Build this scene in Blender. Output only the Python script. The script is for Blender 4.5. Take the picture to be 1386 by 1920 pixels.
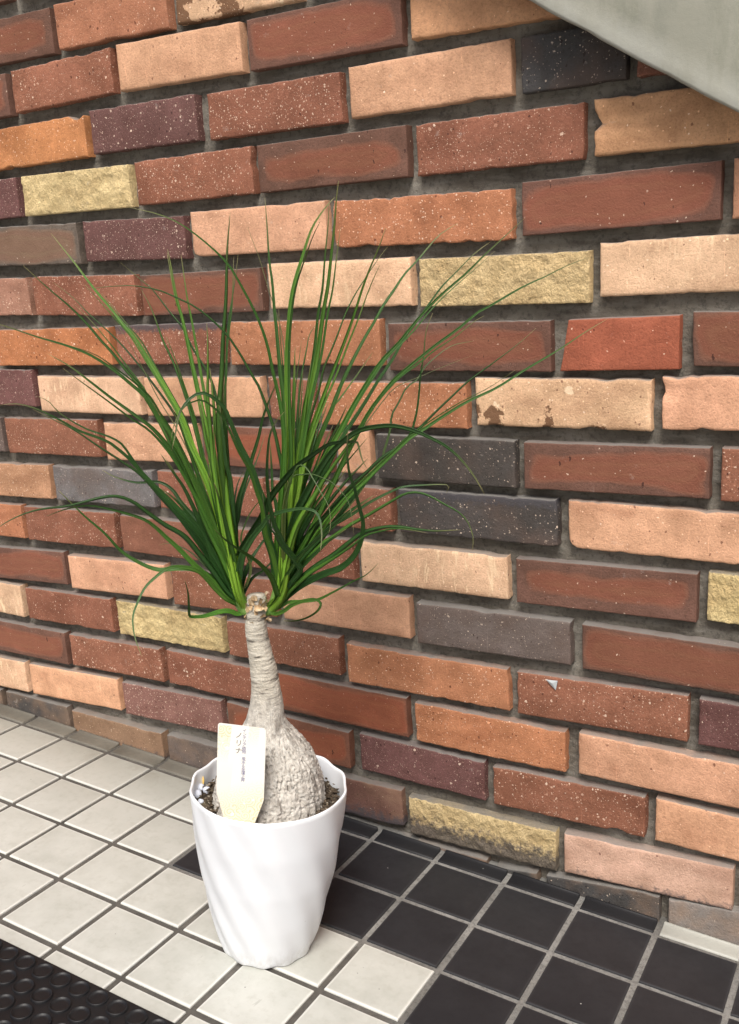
import bpy, bmesh, math, random
from mathutils import Vector, Matrix, noise
import numpy as np

for o in list(bpy.data.objects):
    bpy.data.objects.remove(o)
SC = bpy.context.scene
COL = SC.collection

# ------------------------------------------------------------------ camera, sky, sun, exposure
cam_data = bpy.data.cameras.new('camera')
cam = bpy.data.objects.new('camera', cam_data)
COL.objects.link(cam)
cam_data.sensor_fit = 'VERTICAL'
cam_data.sensor_height = 36.0
cam_data.sensor_width = 36.0
cam_data.lens = 34.77
cam_data.shift_x = 0.01433
cam_data.shift_y = 0.00085
cam_data.clip_start = 0.02
cam_data.clip_end = 200.0
RIGHT = Vector((0.862836, 0.501731, -0.061489))
DOWN = Vector((0.077164, -0.250954, -0.964919))
FWD = Vector((-0.49956, 0.827821, -0.255248))
CAM = Vector((0.0, -1.07166, 0.7753))
rot = Matrix((RIGHT, -DOWN, -FWD)).transposed().to_4x4()
cam.matrix_world = Matrix.Translation(CAM) @ rot
SC.camera = cam

SUN_DIR = Vector((0.28, -0.66, 1.0)).normalized()      # from the wall towards the sun
world = bpy.data.worlds.new('World')
SC.world = world
world.use_nodes = True
wn = world.node_tree.nodes
sky = wn.new('ShaderNodeTexSky')
sky.sky_type = 'NISHITA'
sky.sun_disc = False
sky.sun_elevation = math.asin(SUN_DIR.z)
sky.sun_rotation = math.atan2(SUN_DIR.x, SUN_DIR.y)
sky.air_density = 1.0
sky.dust_density = 6.0
sky.ozone_density = 0.6
wn['Background'].inputs['Strength'].default_value = 0.05
world.node_tree.links.new(sky.outputs[0], wn['Background'].inputs['Color'])

sun_data = bpy.data.lights.new('sun', 'SUN')
sun_data.energy = 1.5
sun_data.angle = math.radians(22)
sun_data.color = (1.0, 0.98, 0.945)
sun = bpy.data.objects.new('sun', sun_data)
COL.objects.link(sun)
sun.rotation_euler = (-SUN_DIR).to_track_quat('-Z', 'Y').to_euler()
sun.location = (1.0, -2.0, 3.0)

SC.view_settings.view_transform = 'Standard'
SC.view_settings.look = 'None'
SC.view_settings.gamma = 1.0
SC.view_settings.exposure = 1.28
SC.view_settings.use_curve_mapping = False
SC.cycles.max_bounces = 6
SC.cycles.diffuse_bounces = 3
SC.cycles.glossy_bounces = 2
SC.cycles.transmission_bounces = 3
SC.cycles.use_adaptive_sampling = True
SC.cycles.adaptive_threshold = 0.02

# ------------------------------------------------------------------ helpers
def tag(o, label=None, cat=None, group=None, kind=None):
    if label: o['label'] = label
    if cat: o['category'] = cat
    if group: o['group'] = group
    if kind: o['kind'] = kind
    return o

def empty(name, loc=(0, 0, 0)):
    o = bpy.data.objects.new(name, None)
    o.empty_display_size = 0.05
    o.location = loc
    COL.objects.link(o)
    return o

def link(name, me, mat=None, parent=None, smooth=True, matrix=None):
    o = bpy.data.objects.new(name, me)
    COL.objects.link(o)
    if parent is not None: o.parent = parent
    if matrix is not None: o.matrix_local = matrix
    if mat is not None and len(me.materials) == 0: me.materials.append(mat)
    if smooth:
        me.polygons.foreach_set('use_smooth', [True] * len(me.polygons))
    return o

def pymesh(name, verts, faces):
    me = bpy.data.meshes.new(name)
    me.from_pydata([tuple(v) for v in verts], [], faces)
    me.update()
    return me

def fix_normals(me):
    bm = bmesh.new(); bm.from_mesh(me)
    bmesh.ops.recalc_face_normals(bm, faces=bm.faces)
    bm.to_mesh(me); bm.free()

def nz(x, y, z, s=1.0):
    return noise.noise(Vector((x * s, y * s, z * s)))

def fbm(x, y, z, s, octv=4):
    return noise.fractal(Vector((x * s, y * s, z * s)), 1.0, 2.0, octv)

# ------------------------------------------------------------------ material helper
class NT:
    def __init__(self, name):
        self.m = bpy.data.materials.new(name)
        self.m.use_nodes = True
        self.t = self.m.node_tree
        self.n = self.t.nodes
        self.b = self.n['Principled BSDF']
        self.out = self.n['Material Output']
    def new(self, typ, **kw):
        nd = self.n.new(typ)
        for k, v in kw.items(): setattr(nd, k, v)
        return nd
    def put(self, sock, val):
        if isinstance(val, bpy.types.NodeSocket): self.t.links.new(val, sock)
        elif isinstance(val, (tuple, list)) and len(val) == 3 and sock.type == 'RGBA': sock.default_value = (*val, 1)
        else: sock.default_value = val
    def math(self, op, a, b=0.0, c=None, clamp=False):
        nd = self.new('ShaderNodeMath', operation=op, use_clamp=clamp)
        self.put(nd.inputs[0], a); self.put(nd.inputs[1], b)
        if c is not None: self.put(nd.inputs[2], c)
        return nd.outputs[0]
    def vmath(self, op, a, b=(0, 0, 0)):
        nd = self.new('ShaderNodeVectorMath', operation=op)
        self.put(nd.inputs[0], a); self.put(nd.inputs[1], b)
        return nd.outputs[0]
    def mix(self, f, a, b, blend='MIX'):
        nd = self.new('ShaderNodeMix', data_type='RGBA', blend_type=blend)
        self.put(nd.inputs[0], f); self.put(nd.inputs[6], a); self.put(nd.inputs[7], b)
        return nd.outputs[2]
    def ramp(self, f, stops, interp='LINEAR'):
        nd = self.new('ShaderNodeValToRGB')
        cr = nd.color_ramp; cr.interpolation = interp
        while len(cr.elements) < len(stops): cr.elements.new(0.5)
        for e, (p, c) in zip(cr.elements, stops):
            e.position = p
            e.color = (c, c, c, 1) if not isinstance(c, (tuple, list)) else (*c, 1)
        self.put(nd.inputs[0], f)
        return nd.outputs[0]
    def noise(self, vec, scale, detail=4.0, rough=0.55, dist=0.0):
        nd = self.new('ShaderNodeTexNoise')
        self.put(nd.inputs['Vector'], vec)
        nd.inputs['Scale'].default_value = scale; nd.inputs['Detail'].default_value = detail
        nd.inputs['Roughness'].default_value = rough; nd.inputs['Distortion'].default_value = dist
        return nd.outputs['Fac'], nd.outputs['Color']
    def voro(self, vec, scale, feature='F1', rnd=1.0):
        nd = self.new('ShaderNodeTexVoronoi', feature=feature)
        self.put(nd.inputs['Vector'], vec)
        nd.inputs['Scale'].default_value = scale; nd.inputs['Randomness'].default_value = rnd
        return nd
    def step(self, v, lo, hi):
        nd = self.new('ShaderNodeMapRange', clamp=True)
        self.put(nd.inputs[0], v); nd.inputs[1].default_value = lo; nd.inputs[2].default_value = hi
        return nd.outputs[0]
    def sep(self, v):
        nd = self.new('ShaderNodeSeparateXYZ'); self.put(nd.inputs[0], v); return nd.outputs
    def comb(self, x, y, z):
        nd = self.new('ShaderNodeCombineXYZ')
        self.put(nd.inputs[0], x); self.put(nd.inputs[1], y); self.put(nd.inputs[2], z)
        return nd.outputs[0]
    def attr(self, name):
        return self.new('ShaderNodeAttribute', attribute_name=name)
    def bump(self, h, strength, dist=0.001, normal=None):
        nd = self.new('ShaderNodeBump')
        nd.inputs['Strength'].default_value = strength; nd.inputs['Distance'].default_value = dist
        self.put(nd.inputs['Height'], h)
        if normal is not None: self.put(nd.inputs['Normal'], normal)
        return nd.outputs[0]
    def objvec(self, spread=37.0):
        tc = self.new('ShaderNodeTexCoord'); oi = self.new('ShaderNodeObjectInfo')
        off = self.comb(self.math('MULTIPLY', oi.outputs['Random'], spread),
                        self.math('MULTIPLY', oi.outputs['Random'], spread * 2.3),
                        self.math('MULTIPLY', oi.outputs['Random'], spread * 5.1))
        return self.vmath('ADD', tc.outputs['Object'], off), oi, tc
    def fin(self, col=None, rough=0.8, normal=None, spec=None):
        if col is not None: self.put(self.b.inputs['Base Color'], col)
        self.put(self.b.inputs['Roughness'], rough)
        if normal is not None: self.put(self.b.inputs['Normal'], normal)
        if spec is not None: self.put(self.b.inputs['Specular IOR Level'], spec)
        return self.m

# ------------------------------------------------------------------ brick materials
def brick_material(kind):
    m = NT('brick_' + kind)
    v, oi, tc = m.objvec()
    base = oi.outputs['Color']
    n1, n1c = m.noise(v, 28, 3)
    n2, _ = m.noise(v, 140, 4, 0.65)
    n3, _ = m.noise(v, 430, 2, 0.75)
    col = m.mix(m.ramp(n1, [(0.30, 0.0), (0.70, 1.0)]), m.mix(1.0, base, (0.80, 0.78, 0.76), 'MULTIPLY'), m.mix(1.0, base, (1.14, 1.14, 1.16), 'MULTIPLY'))
    col = m.mix(m.math('MULTIPLY', m.ramp(n2, [(0.35, 1.0), (0.55, 0.0)]), 0.30), col, m.mix(1.0, base, (0.62, 0.58, 0.55), 'MULTIPLY'))
    col = m.mix(m.math('MULTIPLY', m.ramp(n3, [(0.34, 1.0), (0.47, 0.0)]), 0.42), col, m.mix(1.0, base, (0.50, 0.45, 0.42), 'MULTIPLY'))
    col = m.mix(m.math('MULTIPLY', m.ramp(n3, [(0.56, 0.0), (0.70, 1.0)]), 0.22), col, m.mix(1.0, base, (1.45, 1.45, 1.45), 'MULTIPLY'))
    height = m.math('ADD', m.math('MULTIPLY', n2, 0.5), m.math('MULTIPLY', n3, 0.6))
    warp = m.new('ShaderNodeVectorMath', operation='SCALE'); m.put(warp.inputs[0], m.noise(v, 260, 2)[1]); warp.inputs[3].default_value = 0.004
    wv = m.vmath('ADD', v, warp.outputs[0])
    # firing flash: broad drifts of tone that differ from brick to brick
    fl = m.noise(m.vmath('MULTIPLY', v, (0.7, 1.0, 1.2)), 13, 3, 0.6, 0.6)[0]
    col = m.mix(m.ramp(fl, [(0.34, 0.55), (0.50, 0.0)]), col, m.mix(1.0, col, (0.66, 0.58, 0.55), 'MULTIPLY'))
    col = m.mix(m.ramp(fl, [(0.52, 0.0), (0.68, 0.6)]), col, m.mix(1.0, col, (1.22, 1.20, 1.22), 'MULTIPLY'))
    # scratches and drag marks
    sc_ = m.noise(m.vmath('MULTIPLY', m.vmath('ADD', v, (1, 3, 2)), (1.0, 1.0, 0.07)), 330, 2, 0.5, 0.3)[0]
    col = m.mix(m.math('MULTIPLY', m.ramp(sc_, [(0.69, 0.0), (0.73, 1.0)]), 0.40), col, m.mix(1.0, col, (1.5, 1.5, 1.5), 'MULTIPLY'))
    # rings of a reduction core
    if kind in ('core',):
        ed = m.attr('ed').outputs['Fac']
        q = m.math('ADD', ed, m.math('MULTIPLY', m.math('SUBTRACT', m.noise(m.vmath('MULTIPLY', v, (0.45, 1.0, 1.0)), 17, 3, 0.6)[0], 0.5), 30.0))
        q = m.math('ADD', q, m.math('MULTIPLY', m.math('SUBTRACT', oi.outputs['Random'], 0.55), 9.0))
        q = m.math('DIVIDE', q, 30.0)
        inner = m.mix(1.0, base, (1.50, 1.06, 0.88), 'MULTIPLY')
        line = m.mix(1.0, base, (1.60, 1.42, 1.22), 'MULTIPLY')
        col = m.mix(m.ramp(q, [(0.20, 0.0), (0.40, 0.85)]), col, m.mix(0.55, inner, m.mix(1.0, col, (1.50, 1.06, 0.88), 'MULTIPLY')))
        col = m.mix(m.ramp(q, [(0.23, 0.0), (0.32, 0.38), (0.39, 0.0), (0.60, 0.0), (0.66, 0.3), (0.74, 0.0)]), col, line)
        col = m.mix(m.ramp(q, [(0.50, 0.0), (0.64, 0.5), (0.8, 0.2)]), col, m.mix(1.0, base, (1.38, 1.12, 0.86), 'MULTIPLY'))
    if kind == 'streak':
        s = m.vmath('MULTIPLY', v, (1.0, 1.0, 0.22))
        f = m.ramp(m.noise(s, 150, 3, 0.6, 0.9)[0], [(0.55, 0.0), (0.66, 1.0)])
        g = m.ramp(m.noise(v, 16, 2)[0], [(0.40, 0.0), (0.62, 1.0)])
        col = m.mix(m.math('MULTIPLY', m.math('MULTIPLY', f, g), 0.75), col, (0.82, 0.62, 0.40))
    if kind == 'stain':
        f = m.ramp(m.math('ADD', m.noise(v, 24, 5, 0.55)[0], m.math('MULTIPLY', m.math('ADD', m.math('MULTIPLY', m.sep(tc.outputs['Object'])[0], -1.0), m.math('MULTIPLY', m.sep(tc.outputs['Object'])[2], -1.2)), 1.15)), [(0.585, 0.0), (0.60, 1.0)])
        col = m.mix(m.math('MULTIPLY', f, 0.9), col, (0.13, 0.06, 0.028))
        f = m.ramp(m.noise(m.vmath('ADD', v, (3, 1, 7)), 34, 5, 0.6)[0], [(0.62, 0.0), (0.64, 1.0)])
        col = m.mix(m.math('MULTIPLY', f, 0.8), col, (0.80, 0.62, 0.42))
    # pale grog and dark voids
    dens = {'speck': (0.50, 0.60), 'purple': (0.46, 0.55), 'rough': (0.66, 0.76), 'plain': (0.93, 0.95), 'streak': (0.91, 0.93), 'stain': (0.80, 0.85),
            'core': (0.945, 0.955), 'dark': (0.74, 0.72), 'split': (1.1, 1.1), 'grime': (0.85, 0.9)}[kind]
    for sc, gate, rad in ((330.0, dens[0], 0.30), (150.0, dens[1] + 0.18, 0.24), (560.0, dens[0] + 0.08, 0.26)):
        vo = m.voro(wv, sc)
        g = m.math('GREATER_THAN', m.sep(vo.outputs['Color'])[0], gate)
        size = m.math('MULTIPLY', m.sep(vo.outputs['Color'])[1], rad)
        f = m.math('MULTIPLY', m.math('LESS_THAN', vo.outputs['Distance'], m.math('ADD', size, 0.04)), g)
        col = m.mix(m.math('MULTIPLY', f, 0.74), col, m.mix(m.sep(vo.outputs['Color'])[2], (0.80, 0.64, 0.50), m.mix(1.0, base, (1.7, 1.75, 1.7), 'MULTIPLY')))
    stretch = (1.0, 1.0, 0.35) if kind == 'core' else (1.0, 1.0, 0.8)
    vo = m.voro(m.vmath('ADD', m.vmath('MULTIPLY', wv, stretch), (5, 5, 5)), 170)
    g = m.math('GREATER_THAN', m.sep(vo.outputs['Color'])[0], {'plain': 0.93, 'core': 0.86, 'split': 0.985, 'streak': 0.93}.get(kind, 0.78))
    f = m.math('MULTIPLY', m.math('LESS_THAN', vo.outputs['Distance'], m.math('MULTIPLY', m.sep(vo.outputs['Color'])[1], 0.26)), g)
    col = m.mix(m.math('MULTIPLY', f, 0.8), col, m.mix(1.0, base, (0.28, 0.2, 0.2), 'MULTIPLY'))
    if kind in ('dark', 'grime'):
        f = m.ramp(m.noise(v, 20, 3)[0], [(0.42, 0.0), (0.68, 1.0)])
        col = m.mix(m.math('MULTIPLY', f, 0.5), col, (0.12, 0.078, 0.06) if kind == 'dark' else (0.30, 0.19, 0.12))
    if kind == 'split':
        f = m.ramp(m.noise(v, 45, 5, 0.7)[0], [(0.35, 1.0), (0.60, 0.0)])
        col = m.mix(m.math('MULTIPLY', f, 0.5), col, m.mix(1.0, base, (0.66, 0.60, 0.52), 'MULTIPLY'))
        height = m.math('ADD', height, m.math('MULTIPLY', m.noise(m.vmath('MULTIPLY', v, (1.0, 1.0, 0.6)), 230, 4, 0.7)[0], 4.5))
    # dark kiln flash or soot with its own ragged edge (vertex attribute soot)
    so = m.attr('soot').outputs['Fac']
    f = m.step(m.math('ADD', so, m.math('MULTIPLY', m.math('SUBTRACT', n2, 0.5), 1.1)), 0.42, 0.70)
    f = m.math('MULTIPLY', f, m.math('GREATER_THAN', so, 0.02))
    col = m.mix(m.math('MULTIPLY', f, 0.85), col, (0.062, 0.058, 0.064))
    # mortar smears and dust
    f = m.ramp(m.noise(m.vmath('ADD', v, (9, 2, 4)), 55, 4, 0.7)[0], [(0.66, 0.0), (0.74, 1.0)])
    col = m.mix(m.math('MULTIPLY', f, 0.22), col, (0.52, 0.48, 0.43))
    # dust lying on upward faces, mortar film on the ledges
    geo = m.new('ShaderNodeNewGeometry')
    upz = m.sep(geo.outputs['True Normal'])[2]
    f = m.math('MULTIPLY', m.step(upz, 0.45, 0.85), m.ramp(n1, [(0.2, 0.55), (0.7, 0.95)]))
    col = m.mix(f, col, (0.19, 0.18, 0.165))
    rough = m.math('ADD', 0.62, m.math('MULTIPLY', n2, 0.3))
    return m.fin(col, rough, m.bump(height, 0.75, 0.0018), 0.3)

BM = {k: brick_material(k) for k in ('speck', 'purple', 'rough', 'plain', 'streak', 'stain', 'core', 'dark', 'split', 'grime')}

def mortar_material():
    m = NT('mortar')
    tc = m.new('ShaderNodeTexCoord'); v = tc.outputs['Object']
    n1, _ = m.noise(v, 9, 5, 0.6); n2, _ = m.noise(v, 160, 6, 0.7); n3, _ = m.noise(m.vmath('MULTIPLY', v, (0.3, 1, 1.6)), 60, 4, 0.6)
    col = m.ramp(n1, [(0.3, (0.080, 0.070, 0.057)), (0.50, (0.14, 0.125, 0.103)), (0.70, (0.235, 0.215, 0.182))])
    col = m.mix(m.math('MULTIPLY', m.ramp(n3, [(0.45, 0.0), (0.68, 1.0)]), 0.5), col, (0.27, 0.255, 0.225))
    col = m.mix(m.math('MULTIPLY', m.ramp(n2, [(0.36, 1.0), (0.5, 0.0)]), 0.55), col, (0.05, 0.046, 0.04))
    return m.fin(col, 0.92, m.bump(n2, 0.8, 0.003), 0.2)

# ------------------------------------------------------------------ brick wall
HB = 0.0565
KIND = {'O': 'plain', 'L': 'streak', 'R': 'speck', 'P': 'purple', 'T': 'rough', 'B': 'core', 'D': 'dark', 'G': 'dark', 'Y': 'split', 'C': 'plain', 'K': 'grime', 'S': 'stain'}
TINT = {'O': (0.60, 0.335, 0.205), 'L': (0.66, 0.43, 0.275), 'R': (0.25, 0.104, 0.062), 'P': (0.15, 0.07, 0.063), 'T': (0.42, 0.18, 0.092), 'B': (0.145, 0.074, 0.052),
        'D': (0.060, 0.053, 0.048), 'G': (0.16, 0.15, 0.15), 'Y': (0.66, 0.52, 0.27), 'C': (0.32, 0.10, 0.055), 'K': (0.12, 0.095, 0.08), 'S': (0.64, 0.42, 0.255)}
OVER = {(0, 1): (0.36, 0.16, 0.09), (2, 0): (0.52, 0.22, 0.09), (3, 5): (0.55, 0.315, 0.165), (1, 4): (0.56, 0.31, 0.165), (5, 0): (0.36, 0.19, 0.13),
        (6, 0): (0.50, 0.20, 0.085), (8, 0): (0.13, 0.10, 0.085), (8, 3): (0.19, 0.082, 0.052), (9, 0): (0.42, 0.23, 0.13), (10, 2): (0.22, 0.094, 0.058),
        (13, 3): (0.175, 0.076, 0.047), (14, 3): (0.18, 0.076, 0.048), (14, 2): (0.24, 0.125, 0.10), (11, 4): (0.13, 0.105, 0.092), (2, 4): (0.062, 0.058, 0.058),
        (15, 0): (0.07, 0.066, 0.06), (15, 1): (0.075, 0.07, 0.066), (15, 2): (0.26, 0.16, 0.10), (15, 4): (0.15, 0.075, 0.058), (15, 6): (0.60, 0.38, 0.28), (16, 0): (0.06, 0.058, 0.055),
        (16, 1): (0.065, 0.062, 0.058), (16, 2): (0.24, 0.22, 0.20), (2, 5): (0.22, 0.09, 0.06), (4, 0): (0.13, 0.105, 0.085)}
KOVER = {(4, 0): 'core', (10, 2): 'plain', (14, 2): 'speck', (15, 6): 'plain'}
# slant of the left end (top shift right), notch on the left end, rounding of the lower left corner
SHAPE = {(6, 4): dict(slant=0.010), (3, 5): dict(notch=(0.42, 0.008), edge=1.4), (9, 5): dict(corner=0.014, edge=1.5), (7, 6): dict(notch=(0.25, 0.003), edge=1.6), (1, 4): dict(edge=2.0),
         (4, 2): dict(corner=0.010), (9, 4): dict(edge=1.8), (4, 3): dict(edge=2.2), (2, 0): dict(edge=1.8), (3, 4): dict(edge=1.8), (12, 4): dict(edge=1.8), (13, 4): dict(edge=1.6)}

SOOT = {(15, 5): (-1, 0.0, 1.0), (6, 1): (1, 0.62, 0.4), (15, 6): (-1, 0.55, 0.75), (15, 2): (-1, 0.3, 0.8), (15, 4): (-1, 0.35, 0.8), (15, 3): (-1, 0.4, 0.8), (9, 4): (1, 0.55, 0.5)}
def brick_mesh(w, h, seed, rough=0.0005, edge=1.0, rad=0.004, dep=0.03, fine=False, slant=0.0, notch=None, corner=0.0, skew=0.0, soot=None):
    rnd = random.Random(seed)
    ox, oz = rnd.uniform(0, 90), rnd.uniform(0, 90)
    step = 0.0026 if fine else 0.0062
    def axis(L):
        n = max(3, int((L - 2 * rad) / step))
        inner = [-L / 2 + rad + (L - 2 * rad) * i / n for i in range(n + 1)]
        e = [-L / 2, -L / 2 + rad * 0.12, -L / 2 + rad * 0.45]
        return e + inner + [-a for a in reversed(e)]
    xs, zs = axis(w), axis(h)
    verts, eds, soots = [], [], []
    for z in zs:
        for x in xs:
            dx, dz = w / 2 - abs(x), h / 2 - abs(z)
            d = min(dx, dz)
            px, pz = x, z
            # ragged arrises
            sx, sz = (1 if x > 0 else -1), (1 if z > 0 else -1)
            fx, fz = max(0, 1 - dx / 0.012), max(0, 1 - dz / 0.012)
            bite = lambda t, s: max(0.0, fbm(t, s * 3.1, seed * 0.37, 70, 3)) * 0.0016 * edge + max(0.0, nz(t, s * 5.7, seed * 0.91, 26) - 0.42) * 0.010 * edge
            px -= sx * fx * bite(z + oz, sx)
            pz -= sz * fz * bite(x + ox, sz)
            if corner and x < 0 and z < 0:
                cx, cz = -w / 2 + corner, -h / 2 + corner
                if px < cx and pz < cz:
                    vx, vz = px - cx, pz - cz
                    ll = math.hypot(vx, vz); mx = max(abs(vx), abs(vz))
                    if ll > 0: px, pz = cx + vx * mx / ll, cz + vz * mx / ll
            f = min(d / rad, 1.0)
            y = rad * 0.55 * (1 - math.sqrt(max(0.0, 1 - (1 - f) ** 2)))
            y += fbm(px + ox, seed, pz + oz, 22 if not fine else 70, 4) * rough
            if fine: y += abs(fbm(px + ox, seed + 4, (pz + oz) * 1.0, 150, 3)) * rough * 0.7
            left = max(0.0, min(1.0, 0.5 - x / w))
            if slant: px += slant * max(0.0, 1 - (x + w / 2) / 0.05) * (z / h + 0.5) + 0.0
            if notch:
                g = math.exp(-((z / h - (0.5 - notch[0]) + 0.10 * nz(x, seed, z, 160)) / 0.11) ** 2) * max(0.0, 1 - (x + w / 2) / 0.03)
                px += notch[1] * g; y += 0.004 * g
            pz += skew * x
            verts.append((px, y, pz)); eds.append(1000.0 / math.sqrt((0.75 / max(dx, 1e-4)) ** 2 + (1 / max(dz, 1e-4)) ** 2))
            soots.append(max(0.0, min(1.0, (soot[0] * z / h + 0.5 - soot[1]) / soot[2])) if soot else 0.0)
    nx, nzn = len(xs), len(zs)
    faces = [(j * nx + i, j * nx + i + 1, (j + 1) * nx + i + 1, (j + 1) * nx + i) for j in range(nzn - 1) for i in range(nx - 1)]
    loop = [i for i in range(nx)] + [j * nx + nx - 1 for j in range(1, nzn)] + [(nzn - 1) * nx + i for i in range(nx - 2, -1, -1)] + [j * nx for j in range(nzn - 2, 0, -1)]
    b0 = len(verts)
    for k in loop:
        v = verts[k]; verts.append((v[0], dep, v[2])); eds.append(0.0); soots.append(soots[k])
    n = len(loop)
    for k in range(n):
        a, b = loop[k], loop[(k + 1) % n]
        faces.append((b, a, b0 + k, b0 + (k + 1) % n))
    me = pymesh('brick', verts, faces)
    at = me.attributes.new('ed', 'FLOAT', 'POINT'); at.data.foreach_set('value', eds)
    at = me.attributes.new('soot', 'FLOAT', 'POINT'); at.data.foreach_set('value', soots)
    return me

wall = empty('brick_wall', (-0.63, 0.0, 0.0))
tag(wall, 'wall of mixed orange, red, purple, brown and yellow bricks with deep grey mortar joints', 'wall')
WI = Matrix.Translation((0.63, 0, 0))
rng = random.Random(11)

def put_brick(r, idx, x0, x1, za, zb, t, seed):
    w = x1 - x0
    c = list(OVER.get((r, idx), TINT[t]))
    j = rng.uniform(0.92, 1.09)
    c = [min(1, a * j * rng.uniform(0.98, 1.02)) for a in c]
    kind = KOVER.get((r, idx), KIND[t])
    sh = dict(SHAPE.get((r, idx), {}))
    fine = kind == 'split'
    edge = sh.pop('edge', {'O': 0.7, 'L': 1.0, 'B': 0.55, 'C': 0.5, 'T': 1.0, 'Y': 0.6, 'D': 0.9}.get(t, 1.2))
    rad = {'O': 0.0036, 'L': 0.0042, 'S': 0.0048, 'B': 0.0020, 'C': 0.0020, 'Y': 0.0028}.get(t, 0.0027)
    rough = {'Y': 0.0022, 'T': 0.0011, 'B': 0.0003, 'C': 0.0003}.get(t, 0.0006)
    h = HB + rng.uniform(-0.0012, 0.0012)
    me = brick_mesh(w, h, seed, rough, edge, rad, fine=fine, skew=(zb - za) / w, soot=SOOT.get((r, idx)), **sh)
    o = link('brick', me, BM[kind], wall)
    o.matrix_local = WI @ Matrix.Translation(((x0 + x1) / 2, rng.uniform(-0.0012, 0.0016), (za + zb) / 2 + h / 2))
    o.color = (*c, 1)
    return o

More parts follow.
